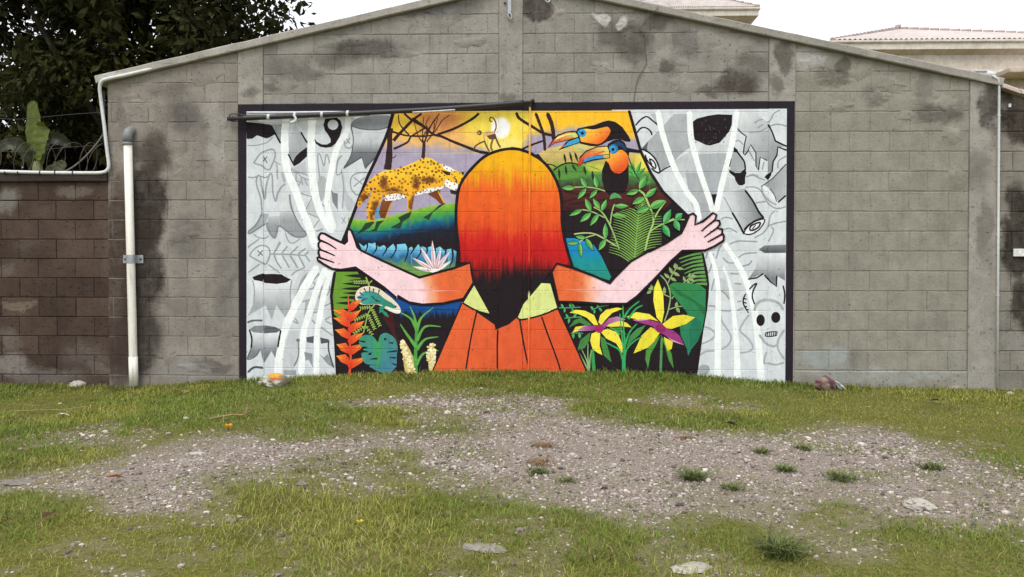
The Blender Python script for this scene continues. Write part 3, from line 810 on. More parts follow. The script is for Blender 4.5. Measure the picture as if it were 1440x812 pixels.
P(jag, "540,285 620,260 700,230 680,330 640,420 620,540 585,545 575,430 545,400", grid=2)
P((70, 40, 34), "870,180 960,205 955,230 920,228"); P((60, 36, 32), "955,355 1020,370 1005,400 960,390"); S(K, 1.5, "985,250 1010,270 1015,300"); P((50, 34, 32), "1050,200 1080,205 1068,235")
jp = pts_of(JB)
random.seed(3)
sp = []
for i in range(1500):
    x, y = random.uniform(150, 1060), random.uniform(80, 620)
    q = pt(x, y)
    if not inpoly(np.array([q[0]]), np.array([q[1]]), jp)[0]: continue
    if any((x - a) ** 2 + (y - b) ** 2 < 27 ** 2 for a, b in sp): continue
    sp.append((x, y))
for x, y in sp:
    belly = (y > 395 - (x - 380) * .14 and 380 < x < 900 and y < 460) or x > 905
    if belly: E((58, 50, 52), x, y, 7, 5.5, random.random() * 3, 7)
    else:
        r = random.uniform(8.5, 12.5)
        E((74, 44, 28), x, y, r, r * .85, random.random() * 3, 9)
        if r > 8.6: E((214, 150, 44) if random.random() < .7 else (160, 96, 40), x, y, r * .55, r * .45, 0, 7)
for i in range(34):
    x = random.uniform(385, 900); y = 432 - (x - 380) * .165 + random.uniform(-14, 14); E((58, 50, 52), x, y, 5, 4, 0, 6)

# ---- the two birds
OR = (232, 120, 34)
def bib(cx, cy): return gd((cx - 12, cy - 10), (cx + 6, cy + 14), (252, 200, 66), (222, 84, 36))
part('painted_toucan', None, 'upper painted toucan with open beak'); fr(760, 160, .16008)
P(K, "310,160 330,130 400,115 480,100 540,75 600,60 660,75 720,120 770,190 795,240 780,250 740,245 700,225 640,230 580,250 540,275 490,290 430,285 340,262 350,240 600,180")
P(bib(848, 186), "360,150 400,135 470,140 540,125 590,118 615,150 600,190 560,240 510,268 460,265 400,255 345,235", True)
E((58, 160, 205), 365, 172, 38, 36); E((30, 60, 120), 368, 173, 15, 15); E(K, 368, 173, 9, 9)
P(K, "60,305 110,225 150,185 230,158 300,150 325,165 345,205 355,240 330,262 250,290 155,325 225,250 250,235 130,262")
P(gd((779, 190), (806, 198), (206, 70, 50), (204, 210, 110)), "78,292 118,232 160,195 230,168 300,162 322,185 330,205 260,225 130,255", grid=2); P((226, 108, 50), "140,245 200,225 290,205 300,215 220,232 150,250")
P((60, 158, 202), "200,295 250,245 330,215 345,235 330,255 260,280"); P((206, 80, 50), "165,318 215,262 205,290"); P((230, 220, 130), "120,240 150,205 230,178 300,175 300,185 220,195 150,225")
part('painted_toucan', None, 'lower painted toucan with closed beak'); 
P(K, "590,270 640,235 700,225 740,255 760,300 890,325 890,348 780,340 772,400 775,600 740,700 600,715 565,670 540,580 540,500 570,420 600,400")
P((34, 62, 100), "640,262 690,245 730,270 755,320 745,330 710,290 650,275"); 
P(bib(866, 224), "580,370 610,345 640,355 700,320 745,340 770,380 770,440 745,490 700,525 650,520 620,490 600,440 575,410", True)
E((36, 120, 180), 640, 312, 42, 42); E((60, 160, 205), 632, 315, 30, 32); E(K, 637, 316, 14, 15)
P(K, "322,470 345,380 400,325 500,288 590,282 612,330 610,392 540,402 460,415 370,440")
P(gd((815, 228), (856, 210), (208, 66, 48), (226, 214, 110)), "330,458 352,390 405,335 500,298 585,292 602,330 604,355 500,365 420,385 370,410", grid=2); P((62, 140, 200), "372,430 385,400 450,378 545,365 552,392 470,400"); P((190, 180, 90), "548,365 605,360 602,388 555,392"); P((222, 96, 46), "430,370 480,350 560,325 560,340 490,365"); P((206, 62, 46), "328,462 340,400 372,405 370,435")
P((84, 158, 96), "605,755 620,710 650,695 690,710 715,745 670,740")

# ---- plants on the right
LG, LD = (122, 186, 98), (74, 150, 76)
def sprig(stem, leaves, col=(150, 186, 110), w=1.6):
    S(col, w, stem)
    for q in leaves: LF(LG, q[0], q[1], LD, rim=(30, 40, 28))
part('painted_sapling'); fr(785, 240)
sprig("165,175 280,172 390,185 485,215", (("170,182 35,180", 52), ("295,180 230,65", 48), ("290,185 200,298", 48), ("405,180 378,50", 52), ("405,200 322,290", 44)))
S((150, 186, 110), 1.6, "230,405 300,415 380,440 480,490"); S((150, 186, 110), 2.2, "370,380 440,420 500,500 560,620 630,812")
for q in (("250,405 115,470", 46), ("340,420 280,290", 54), ("340,440 225,535", 54), ("420,450 330,575", 48), ("435,400 358,290", 48), ("450,420 502,300", 48)): LF(LG, q[0], q[1], LD, rim=(30, 40, 28))
S((150, 186, 110), 1.8, "540,560 550,470 575,370 590,355")
for q in (("585,370 730,370", 50), ("555,465 710,480", 52)): LF(LG, q[0], q[1], LD, rim=(30, 40, 28))
part('painted_vine')
S((168, 190, 120), 2, "165,660 280,648 380,660 480,710 610,790"); S((168, 190, 120), 1.6, "380,670 280,700 215,750")
for q in (("490,715 490,545", 54), ("285,700 180,685", 40), ("490,715 420,830", 56), ("285,705 360,830", 52), ("210,750 85,755", 40), ("220,750 240,900", 44)): LF(LG, q[0], q[1], LD, rim=(26, 36, 30))
part('painted_fern')
FG = (128, 172, 84)
def fern(root, tip, n, L0, L1, back, w=1.5, col=FG):
    a = np.array(root, float); b = np.array(tip, float); d = b - a; L = np.hypot(*d); d /= L; nn = np.array([-d[1], d[0]])
    S(col, w * 1.3, [a, (a + b) / 2, b], taper=(1.2, .6))
    for i in range(n):
        t = i / n; p = a + (b - a) * t; ln = (L0 + (L1 - L0) * t) * (1 if t < .75 else (1 - (t - .75) * 2.6))
        for sgn in (-1, 1):
            m = p + nn * sgn * ln * .5 + d * ln * back * .72; e = p + nn * sgn * ln + d * ln * back
            S(col, w, [p, m, e], taper=(1.3, .35))
fern((785, 985), (835, 420), 21, 275, 235, .42)
fern((850, 440), (880, 300), 6, 70, 50, .7, 1.2)
part('painted_branch')
S((162, 196, 112), 2.6, "900,830 940,660 985,540 970,440 930,340 890,250 835,205"); S((162, 196, 112), 2, "985,520 1033,430 1110,320"); S((162, 196, 112), 1.7, "950,640 1033,580 1200,500")
for q in (("840,195 915,50", 66), ("835,205 705,250", 56), ("905,280 1020,180", 60), ("895,280 765,350", 62), ("945,385 800,435", 62), ("945,390 1110,310", 80), ("950,420 1000,500", 10)): LF(LG, q[0], q[1], LD, rim=(30, 40, 28))
fr(860, 270, .16008)
S((150, 190, 110), 1.6, "440,290 540,250 640,245")
for q in (("455,280 520,155", 56), ("450,290 510,400", 56), ("560,240 620,190", 54), ("550,250 595,345", 54)): LF((96, 178, 110), q[0], q[1], (60, 146, 84), rim=(30, 40, 28))
# lower right
part('painted_fern'); 
for i in range(9):
    y = 545 + i * 32; x = 620 + i * 10
    S((98, 152, 78), 3.4, [(x - 30 + i * 3, y + 45), (700 + i * 6, y + 10), (790 + i * 6, y - 8 + i * 2)], taper=(.3, 1.2))
part('painted_sprig'); SG = (150, 174, 116)
S(SG, 1.4, "490,812 530,730 575,660 570,640")
for q in (("555,675 560,625", 28), ("570,670 635,680", 26), ("535,720 505,660", 28), ("540,710 600,740", 28), ("510,760 460,715", 26), ("515,755 570,785", 26)): LF(SG, q[0], q[1], (128, 156, 96))
part('painted_sprig'); S(SG, 1.3, "620,812 680,760 720,725")
for q in (("645,790 630,740", 24), ("660,780 690,812", 24), ("680,755 690,712", 24), ("690,750 750,738", 24), ("675,765 730,785", 24)): LF(SG, q[0], q[1], (128, 156, 96))
fr(865, 380, .1847)
part('painted_sprig'); S(SG, 1.7, "335,30 390,90 420,190 405,300 375,390"); S(SG, 1.4, "425,210 370,185"); S(SG, 1.4, "410,300 470,280 520,275"); S(SG, 1.4, "430,220 460,180")
for q in (("375,185 375,125", 26), ("370,185 345,205", 10), ("465,285 470,240", 26), ("465,285 490,325", 26), ): LF(SG, q[0], q[1], (128, 156, 96))
part('painted_sprig')
for q in (("280,150 275,110", 26), ("275,155 240,180", 26), ("250,140 290,150", 20)): LF(SG, q[0], q[1], (128, 156, 96))
part('painted_leaf', None, 'broad dark green painted leaf at the right edge')
P(gd((942, 400), (985, 470), (52, 132, 70), (44, 124, 92)), "410,115 450,95 560,100 640,110 690,150 685,330 660,460 630,540 580,600 555,655 545,600 500,500 490,430 550,330 480,240 430,180", grid=4)
P((40, 108, 58), "410,110 560,200 690,290 680,350 600,250 480,190"); P((36, 112, 84), "600,350 660,400 640,520 570,600 560,480")
part('painted_orchid', None, 'larger painted yellow and magenta orchid')
S((84, 140, 84), 3.4, "355,520 350,650 345,800"); 
P((78, 140, 62), "345,495 280,550 235,610 230,680 250,750 270,640 310,570"); P((78, 140, 62), "345,490 400,570 430,640 445,750 410,690 375,570")
YO = gd((895, 420), (920, 470), (238, 226, 74), (228, 214, 60))
P(YO, "370,510 440,545 430,600 400,615 380,560"); P(YO, "345,470 270,435 200,500 140,635 250,590 300,540"); P(YO, "325,70 295,140 290,230 315,360 355,405 372,320 365,180"); P(YO, "330,390 260,335 160,320 85,358 170,375 270,375"); P(YO, "360,410 440,350 520,340 608,360 540,410 430,448 380,440")
P(gd((890, 450), (960, 480), (160, 62, 128), (150, 56, 120)), "130,380 200,370 280,385 350,405 390,440 440,460 490,500 525,572 440,545 370,490 320,470 280,425 200,405"); P((206, 170, 200), "130,380 200,370 260,378 190,385"); P((206, 160, 190), "525,572 440,545 400,515 470,545"); E((140, 40, 92), 345, 445, 40, 30, .5)
part('painted_orchid', None, 'smaller painted yellow and purple orchid'); fr(775, 390, .17241)
P((70, 128, 66), "145,410 190,350 250,330 330,385 300,400 230,370"); P((66, 126, 66), "320,450 240,510 212,600 270,580 310,520"); P((70, 132, 66), "400,480 440,500 470,600 492,695 430,640 410,560"); S((62, 156, 84), 5, "335,590 350,770"); P((70, 130, 66), "470,415 560,410 620,470 550,445")
YS = (236, 222, 72)
P(YS, "385,390 350,310 280,275 200,265 150,290 220,300 290,330 350,390"); P(YS, "385,370 400,310 450,265 540,248 585,258 500,290 450,340 410,390"); P(YS, "360,420 280,395 200,405 172,455 240,435 330,430"); P(YS, "440,400 500,370 570,355 620,375 655,410 580,400 500,405"); P(YS, "370,445 330,460 318,520 340,590 385,620 418,635 395,560 400,460"); P(YS, "400,440 450,500 530,540 580,620 585,560 540,450 460,420")
P(gx((812, (196, 150, 190)), (830, (150, 70, 130)), (845, (150, 60, 120)), (870, (186, 130, 176))), "215,440 260,400 340,395 390,390 430,380 470,335 540,320 608,345 540,360 470,385 430,420 340,435"); E((158, 44, 100), 392, 420, 38, 34)
part('painted_reed')
GR = (52, 164, 92)
for q in ("590,770 595,640 580,500 560,300", "590,760 600,560 590,400 585,220", "595,740 610,600 680,520 740,490", "590,700 560,600 500,560 440,530", "600,560 640,450 700,380", "595,330 640,260 720,195", "630,340 690,260 745,230", "560,470 520,430 480,410"): S(GR, 2.4, q, taper=(1.3, .6))
P((70, 134, 74), "615,570 640,480 700,420 770,390 720,470 660,520"); S(GR, 5, "592,640 592,775")
for (st, lv) in (("65,250 150,250 240,245", (("100,250 80,215", 18), ("110,252 110,290", 18), ("160,250 150,210", 18), ("170,250 180,285", 18), ("190,248 165,212", 16))), ("110,335 180,328 250,325", (("140,335 120,298", 18), ("150,333 140,380", 18), ("180,328 210,298", 18))), ("330,270 400,240 470,230", (("345,265 320,235", 18), ("355,265 350,300", 18), ("385,250 375,222", 18), ("390,250 415,280", 20))), ("150,460 220,455 260,460", (("180,458 180,505", 24), ("230,458 235,500", 24)))):
    part('painted_sprig'); S((70, 158, 96), 1.3, st)
    for q in lv: LF((80, 172, 104), q[0], q[1])

part('painted_reed')
for q in ("310,770 290,680 250,590", "310,770 300,660 300,540", "310,770 240,640 205,580", "310,760 320,640 340,580", "310,770 260,690 215,600"): S((140, 178, 116), 1.9, q, taper=(1.3, .4))

# ---- plants and lizard on the left
part('painted_iguana'); fr(455, 390, .17857)
P((226, 214, 190), "250,150 270,100 320,75 380,72 440,92 500,135 560,185 600,235 608,275 580,287 520,267 440,222 400,215 300,215 258,185", True)
P(gd((510, 405), (545, 435), (70, 160, 160), (46, 128, 104)), "280,160 310,118 370,108 430,128 480,170 540,205 575,240 545,245 500,230 440,215 390,212 320,214 290,195", True, grid=2)
P((80, 150, 180), "260,160 300,135 330,150 290,190"); 
for q in ("285,120 320,150", "320,85 340,130", "365,78 362,125", "395,90 390,128", "440,98 430,140", "270,155 320,165", "300,185 350,165", "380,150 420,190", "410,180 450,195"): S((50, 40, 42), 1.5, q, False, taper=(1.3, .5))
P((232, 232, 226), "500,232 560,255 600,262 600,280 560,280 520,262"); E(K, 570, 230, 6, 7); P((44, 140, 110), "440,240 465,222 492,222 470,262 500,280 515,318 480,300 462,275 440,282")
part('painted_sprig'); YG = (150, 180, 84)
S(YG, 2, "335,0 350,40 360,70"); S(YG, 1.6, "360,50 385,25")
for i in range(6): LF(YG, [(345 - i * 18, 42), (325 - i * 18, 22)], 10); LF(YG, [(345 - i * 18, 44), (325 - i * 18, 52)], 9)
part('painted_sprig'); S(YG, 1.6, "405,215 360,270 340,330 315,440")
for st, en, n in (((380, 235), (290, 245), 5), ((380, 245), (445, 385), 8), ((355, 290), (245, 340), 6), ((350, 290), (405, 410), 7), ((325, 385), (240, 445), 5), ((330, 380), (385, 455), 4)):
    a = np.array(st, float); b = np.array(en, float); d = (b - a) / n; nn = np.array([-d[1], d[0]]) / np.hypot(*d)
    S(YG, 1, [a, b], False)
    for i in range(n):
        p = a + d * (i + .6)
        LF(YG, [p, p + d * .55 + nn * 17], 9); LF(YG, [p, p + d * .55 - nn * 17], 9)
part('painted_heliconia')
S((216, 84, 40), 3, "195,150 200,240 205,400 210,560 215,640 205,775", taper=(.6, 1.1))
def bract(tx, ty, left):
    q0 = pt(tx, ty)
    if left: s = [(tx, ty), (tx + 70, ty - 14), (200, ty + 18), (212, ty + 62), (190, ty + 72), (140, ty + 48)]
    else: s = [(tx, ty), (tx - 25, ty + 42), (240, ty + 82), (205, ty + 98), (190, ty + 62), (225, ty + 18)]
    q1 = pt(205, ty + 60)
    P(gd(q0, q1, (238, 132, 44), (214, 62, 40)), s, grid=2.5)
    S((240, 160, 70), 1, [s[0], ((s[0][0] + 200) / 2, s[0][1] + (22 if left else 34))])
for ty, tl in ((260, 80), (322, 82), (415, 92), (530, 106), (620, 102)): bract(tl, ty, True)
for ty, tr in ((175, 300), (258, 295), (345, 322), (438, 316), (522, 320), (630, 328)): bract(tr, ty, False)
part('painted_leaf', None, 'split teal painted leaf beside the heliconia')
P(gd((505, 470), (555, 520), (62, 146, 112), (70, 128, 150)), "285,480 330,455 390,465 430,510 450,455 500,440 560,480 585,550 578,620 575,700 540,740 520,765 440,745 360,700 420,690 330,680 300,600 360,590 310,570 350,550 290,540", True, grid=3)
P((62, 150, 92), "400,480 430,515 445,460 460,500 455,600 430,740 400,640"); E(K, 487, 487, 10, 10); E(K, 368, 603, 14, 9, -.4)
for q in ("515,515 550,520", "500,590 580,580", "520,632 570,635", "540,680 575,690", "370,645 425,640", "280,500 330,510"): S((34, 44, 44), 2.2, q, False, taper=(.6, 1.3))
part('painted_lily')
LGN = (96, 164, 74)
S((70, 152, 70), 4.5, "730,770 725,600 735,400")
for q in ("735,420 715,310 680,230", "735,420 690,330 610,280", "735,420 770,320 865,240", "735,500 800,390 925,390", "730,550 650,440 605,370", "735,570 800,490 905,470", "730,690 790,600 905,578", "725,660 700,620 665,590"): S(LGN, 4.6, q, taper=(1.1, .2))
part('painted_flower_spike'); CF = [(236, 222, 164), (244, 234, 190), (222, 200, 130)]
P((206, 186, 120), "615,500 640,505 700,620 715,760 650,760 625,620", True)
for i in range(90):
    t = random.random(); x = 620 + t * 70 + random.uniform(-1, 1) * (14 + 24 * t); y = 505 + t * 250
    E(random.choice(CF), x, y, random.uniform(9, 14), random.uniform(8, 12), 0, 8)
part('painted_flower_spike')
P((206, 186, 120), "845,518 872,560 885,640 868,735 835,735 825,640 830,560", True)
for i in range(70):
    t = random.random(); x = 848 + random.uniform(-1, 1) * (10 + 26 * math.sin(math.pi * min(1, t + .15))); y = 525 + t * 205
    E(random.choice(CF), x, y, random.uniform(9, 13), random.uniform(8, 12), 0, 8)
part('painted_bromeliad'); fr(550, 330, .14784)
for q, w in (("410,345 200,220", 36), ("405,352 205,305", 34), ("420,350 575,250", 34), ("410,345 275,115", 40), ("425,335 560,160", 38), ("425,340 475,125", 34), ("410,350 392,55", 42)): LF((226, 196, 204), q, w, (236, 230, 228)); 
for q in ("410,345 290,150", "405,345 230,235", "412,340 395,110", "430,330 465,170", "435,330 540,185"): S((196, 108, 132), 1, q, False, taper=(1, .3))
E((238, 236, 228), 415, 345, 45, 22)

# ---- the figure
part('painted_woman', None, 'painted figure seen from behind with spread arms and orange dress'); wkey = CUR[0]
fr(0, 0, 1)
P(gd((640, 430), (800, 520), (222, 100, 54), (212, 82, 46)), [(650, 425), (608, 524), (606, 545), (824, 545), (822.5, 520), (785, 434), (735, 440), (700, 460)], grid=6)
fr(600, 400, .16006)
for q in ("440,240 400,420 375,560 345,760 340,900", "625,400 620,560 622,780 622,900", "815,290 845,480 880,660 905,760 910,900", "1010,285 1060,430 1120,590 1170,740 1190,900"): S(K, 2.2, q)
S(K, 2, "310,165 180,470 50,770 20,880", False); S(K, 2.6, "1155,215 1260,440 1400,750 1450,880", False)
part('painted_collar', wkey)
YC = (214, 222, 140)
P(YC, "415,5 318,160 440,225 560,265 620,300 640,0"); P(YC, "1000,-10 1095,-5 1155,210 1010,265 850,310 780,290 850,120")
S(K, 2.4, "318,165 440,232 580,270", True); S(K, 2.4, "1155,210 1010,270 840,310 790,285", True); S(K, 2.4, "415,0 318,160", False); S(K, 2.4, "1092,-10 1155,212", False)
part('painted_hair', wkey, 'painted long hair fading from yellow to red to black')
fr(0, 0, 1)
HP = [(646, 369), (645, 346), (641.5, 314), (642.5, 283), (647.5, 260), (663, 238), (686, 218), (716, 210), (741, 214), (766, 230), (781.5, 253), (789, 278), (790.5, 314), (795.5, 344), (804.5, 374), (784, 370), (772, 386), (760, 400), (749, 413), (736, 428), (729, 445), (716, 456), (697, 464), (694, 450), (688.8, 441.6), (677, 420), (666.4, 401), (661, 369)]
def hair(x, y):
    n1 = vnoise(x / 1.7, y / 60); n2 = vnoise(x / 2.3 + 40, y / 50)
    q = y + (n1 - .5) * np.interp(y, [210, 250, 330, 390], [6, 30, 26, 26]) + (vnoise(x / 14, y / 30) - .5) * 8
    st = [205, 238, 252, 268, 290, 322, 334, 344, 366, 380, 392]
    cs = np.array([(236, 176, 22), (232, 168, 24), (229, 140, 30), (226, 98, 36), (224, 94, 36), (214, 76, 32), (200, 42, 30), (190, 30, 28), (182, 28, 28), (110, 24, 26), (33, 25, 29)], float)
    return np.c_[[np.interp(q, st, cs[:, i]) for i in range(3)]].T
fine = catmull(HP[:15], 5)
P(hair, np.vstack([fine, HP[15:]]), grid=1.7)
S(K, 4.2, HP[:15]); 
part('painted_arm', wkey); fr(435, 310)
LA = "100,165 125,135 160,140 230,180 300,215 370,245 395,220 390,150 395,110 410,90 440,110 475,200 500,280 540,315 780,430 1033,545"
LA2 = [tuple(q) for q in (pts_of(LA))]
fr(550, 330, .14784); LA2 += [tuple(q) for q in pts_of("270,410 430,365 600,320 750,268 768,360 785,460 690,610 500,655 300,668 170,645 60,580")]
fr(435, 310); LA2 += [tuple(q) for q in pts_of("910,810 780,700 640,600 480,490 330,515 240,505 150,455 90,415 85,390 110,375 98,345 100,312 115,300 98,275 97,240 115,222 102,195")]
fr(0, 0, 1)
pk = np.array([240., 207, 213])
def armc(x, y, e0, e1):
    t = sst(e0, e1, x + (fbm(x / 10, y / 10) - .5) * 10 - (y - 405) * .25) if e1 > e0 else 1 - sst(e1, e0, x + (fbm(x / 10, y / 10) - .5) * 10)
    c = blend(np.tile(pk, (len(x), 1)), np.array([236., 160, 120]), np.clip(t * 2, 0, 1)); return blend(c, np.array([221., 103, 56]), np.clip(t * 2 - 1, 0, 1))
P(lambda x, y: armc(x, y, 588, 624), LA2, grid=3)
S(K, 3.4, LA2, False, closed=True)
fr(435, 310)
for q in ("105,205 200,245 285,300", "100,300 180,330 270,370", "100,385 180,412 262,440"): S(K, 2.8, q, taper=(1.2, .6))
part('painted_arm', wkey); fr(770, 330)
RA = [tuple(q) for q in pts_of("40,390 95,300 270,350 480,430 650,505 700,440 860,280 1033,180")]
fr(860, 270, .16008); RA += [tuple(q) for q in pts_of("340,520 480,450 610,360 640,300 680,205 715,190 740,215 730,290 800,260 890,185 920,205 905,250 945,255 950,285 925,320 970,330 970,365 985,390 980,430 900,480 820,515 620,520 520,610 420,720 330,812")]
fr(770, 330); RA += [tuple(q) for q in pts_of("930,640 820,720 560,720 350,705 110,695")]
fr(0, 0, 1)
P(lambda x, y: armc(x, y, 850, 806), RA, grid=3)
S(K, 3.4, RA, False, closed=True)
fr(860, 270, .16008)
for q in ("905,250 840,300 785,348", "935,310 880,350 810,400", "975,368 900,410 840,442"): S(K, 2.6, q, taper=(1.2, .6))

# ---- build the mural objects
M_PAINT = attr_mat('mural_paint', 'paint', rough=0.7, spec=0.14, var=0.08, scale=9, bump=0.4, dust=0.03, brush=.10)
mural = empty('mural', (wxz(720, 540)[0], 0, 0.0), 'colourful wall mural of a long-haired figure parting grey curtains onto a jungle', 'mural')
made = {}
for key in PORD:
    p = PARTS[key]
    if not p['v']: continue
    me = np_mesh(key[0], np.vstack(p['v']), np.vstack(p['f']), np.vstack(p['c']), 'paint')
    me.materials.append(M_PAINT)
    o = bpy.data.objects.new(key[0], me); COL.objects.link(o)
    par = made.get(p['parent'])
    if par is not None: o.parent = par
    else: parent_keep(o, mural)
    if p['label']: o['label'] = p['label']
    made[key] = o
# ------------------------------------------------------------------ ground shape
WB = np.array([wxz(a, b) for a, b in ((-200, 544), (0, 543), (190, 547), (300, 540), (400, 534), (500, 528), (720, 525), (860, 527), (960, 530), (1050, 538), (1120, 543), (1250, 546), (1440, 551), (1640, 553))])
def zg(x, y):
    x = np.asarray(x, float); y = np.asarray(y, float)
    xx = np.clip(x, -9, 9); yy = np.clip(y, -14, 3)
    z = np.interp(xx, WB[:, 0], WB[:, 1]) * (1 - .6 * sst(0, 5, -yy)) + 0.028 * np.minimum(yy, 0)
    near = sst(30, 12, np.hypot(x, y))
    return z + near * ((fbm(x * .55 + 9, y * .55 + 4) - .5) * 0.10 * sst(0.2, 1.5, -yy) + (fbm(x * 3 + 2, y * 3) - .5) * 0.022)
def gpt(px, py):
    d = ray(px, py); t = 0.006
    for _ in range(60):
        p = CAM + d * t
        h = p.z - float(zg(np.array([p.x]), np.array([p.y]))[0])
        if abs(h) < 1e-5: break
        t += h / max(0.02 * F, -d.z) * 0.8
    return CAM + d * t
def gpoly(pts): return [tuple(gpt(x, y).xy) for x, y in pts]

Z7 = lambda s: [(float(a.split(',')[0]) / 2, 520 + float(a.split(',')[1]) / 2) for a in s.split()]
Z8 = lambda s: [(720 + float(a.split(',')[0]) / 2, 520 + float(a.split(',')[1]) / 2) for a in s.split()]
GRAV = [gpoly([(-120, 690), (-60, 676)] + Z7("0,305 120,295 250,270 380,255 480,235 560,195 700,190 850,195 1000,180 1100,165 1250,170 1340,140 1200,120 1130,110 920,95 1000,80 1200,75 1440,70")
        + Z8("90,75 100,110 200,130 330,130 400,160 560,165 700,180 860,175 1040,160 1200,190 1300,240 1420,270 1440,290") + [(1500, 680), (1580, 690), (1580, 740), (1500, 732)]
        + Z8("1440,410 1330,430 1230,430 1180,395 1110,360 1000,350 880,365 800,385 870,430 960,460 830,455 700,470 640,450 560,400 440,380 350,430 290,400 180,360 0,340")
        + Z7("1380,330 1290,290 1210,300 1100,300 900,305 780,300 640,305 600,330 620,370 560,400 430,370 330,350 210,350 100,330 0,335") + [(-60, 692), (-120, 700)]),
        gpoly(Z7("130,178 200,168 290,172 280,190 180,196")), gpoly(Z7("320,185 380,168 440,172 430,196 350,202")), gpoly(Z7("620,425 700,418 730,432 660,446")), gpoly(Z7("300,510 350,500 380,520 330,545")),
        gpoly(Z8("440,530 520,515 570,550 620,600 480,620 430,570")), gpoly(Z7("1290,470 1380,460 1440,500 1420,520 1320,500")), gpoly(Z7("760,500 850,490 840,530 770,530")), gpoly(Z7("150,560 240,550 260,600 160,600")), gpoly(Z8("380,82 520,84 640,98 560,110 420,100"))]
TURF = [gpoly(Z7("990,240 1060,215 1180,225 1210,270 1180,295 1060,285")), gpoly(Z7("810,258 880,240 970,255 930,285 830,282")), gpoly(Z8("640,390 720,380 790,395 760,420 670,410")), gpoly(Z8("1160,320 1240,290 1340,320 1350,345 1230,345")), gpoly(Z8("690,335 790,325 830,350 760,362"))]
def gravel(x, y):
    """0 = turf, 1 = bare gravel, at places on the ground"""
    x = np.asarray(x, float); y = np.asarray(y, float)
    acc = np.zeros(x.shape)
    wx = (fbm(x * 2.1 + 3, y * 2.1, 5) - .5) * .8; wy = (fbm(x * 2.1 + 31, y * 2.1 + 8, 5) - .5) * .8
    for dx, dy in ((0, 0), (.24, .08), (-.22, .13), (.06, -.24), (-.08, .26)):
        qx, qy = x + wx + dx, y + wy + dy
        m = np.zeros(x.shape, bool)
        for g in GRAV: m |= inpoly(qx, qy, g)
        for g in TURF: m &= ~inpoly(qx, qy, g)
        acc += m
    return acc / 5

# ------------------------------------------------------------------ ground sheet
def axis(lo, hi, step, far):
    a = list(np.arange(lo, hi + 1e-6, step)); s = step; v = hi
    while v < far: s *= 1.7; v += s; a.append(v)
    s = step; v = lo
    while v > -far: s *= 1.7; v -= s; a.insert(0, v)
    return np.array(a)
ax, ay = axis(-7.5, 7.5, 0.05, 400), axis(-8.0, 0.3, 0.05, 400)
GXm, GYm = np.meshgrid(ax, ay); gxf, gyf = GXm.ravel(), GYm.ravel()
gm = np.zeros(gxf.shape); inn = (np.abs(gxf) < 8.5) & (gyf > -9) & (gyf < 1); gm[inn] = gravel(gxf[inn], gyf[inn])
nx, ny = len(ax), len(ay)
ii, jj = np.meshgrid(np.arange(nx - 1), np.arange(ny - 1)); a0 = (jj * nx + ii).ravel()
tri = np.vstack([np.c_[a0, a0 + 1, a0 + nx + 1], np.c_[a0, a0 + nx + 1, a0 + nx]])
nb = NB('ground_soil'); at = nb.n('Attribute'); at.attribute_name = 'bare'
n1 = nb.noise(3, 6, .65); n2 = nb.noise(45, 5, .7); n3 = nb.noise(160, 3, .6)
turf = nb.mix(nb.ramp(n2, ((.35, 0), (.65, 1))), (0.090, 0.094, 0.020), (0.170, 0.155, 0.042))
turf = nb.mix(nb.ramp(n1, ((.5, 0), (.75, .8))), turf, (0.17, 0.135, 0.075))
bare = nb.mix(nb.ramp(n3, ((.3, 0), (.7, 1))), (0.160, 0.128, 0.104), (0.38, 0.325, 0.28))
bare = nb.mix(nb.ramp(n2, ((.35, .5), (.50, 0))), bare, (0.13, 0.105, 0.085))
bare = nb.mix(nb.ramp(nb.noise(1.6, 6, .7), ((.60, 0), (.74, .6))), bare, (0.52, 0.49, 0.46))
turf = nb.mix(.5, turf, nb.ramp(n3, ((.3, .5), (.7, 1.6))), 'MULTIPLY')
c = nb.mix(at.outputs['Fac'], turf, bare)
nb.bump(nb.math('ADD', n2, nb.math('MULTIPLY', n3, .7)), 0.6, 0.015)
M_GROUND = nb.done(c, 0.95, 0.1)
me = np_mesh('ground', np.c_[gxf, gyf, zg(gxf, gyf)], tri, np.c_[gm, gm, gm], 'bare', True)
tag(mesh_obj('ground', me, M_GROUND), kind='structure')

# ------------------------------------------------------------------ walls
def L(r, g, b): return tuple(lin((r, g, b)) / LIT)
DK = L(74, 68, 62); DK2 = L(96, 90, 84); WHT = L(196, 192, 188); CEM = L(166, 163, 157)
ST_UP = [(515, 70, 60, 16, .5, L(98, 94, 90), .85), (470, 80, 45, 14, .6, DK2, .6), (590, 10, 60, 12, .6, L(112, 108, 104), .75), (755, 8, 26, 20, .35, L(84, 78, 74), .9), (890, 60, 30, 32, .5, L(98, 92, 86), .8), (858, 45, 25, 22, .5, L(100, 95, 90), .7),
         (842, 28, 14, 9, .3, WHT, .7), (876, 32, 10, 10, .3, WHT, .6), (937, 93, 12, 10, .6, DK2, .8), (960, 60, 18, 22, .5, L(124, 120, 116), .7), (1035, 117, 34, 20, .5, L(88, 80, 74), .9), (1000, 132, 25, 10, .5, DK2, .7), (1060, 95, 25, 22, .6, DK2, .6), (925, 28, 20, 16, .5, DK2, .7), (385, 125, 16, 10, .6, DK2, .6), (640, 15, 40, 14, .5, L(120, 117, 114), .6), (400, 95, 34, 20, .6, L(118, 112, 106), .6), (430, 105, 30, 10, .6, L(110, 104, 98), .5)]
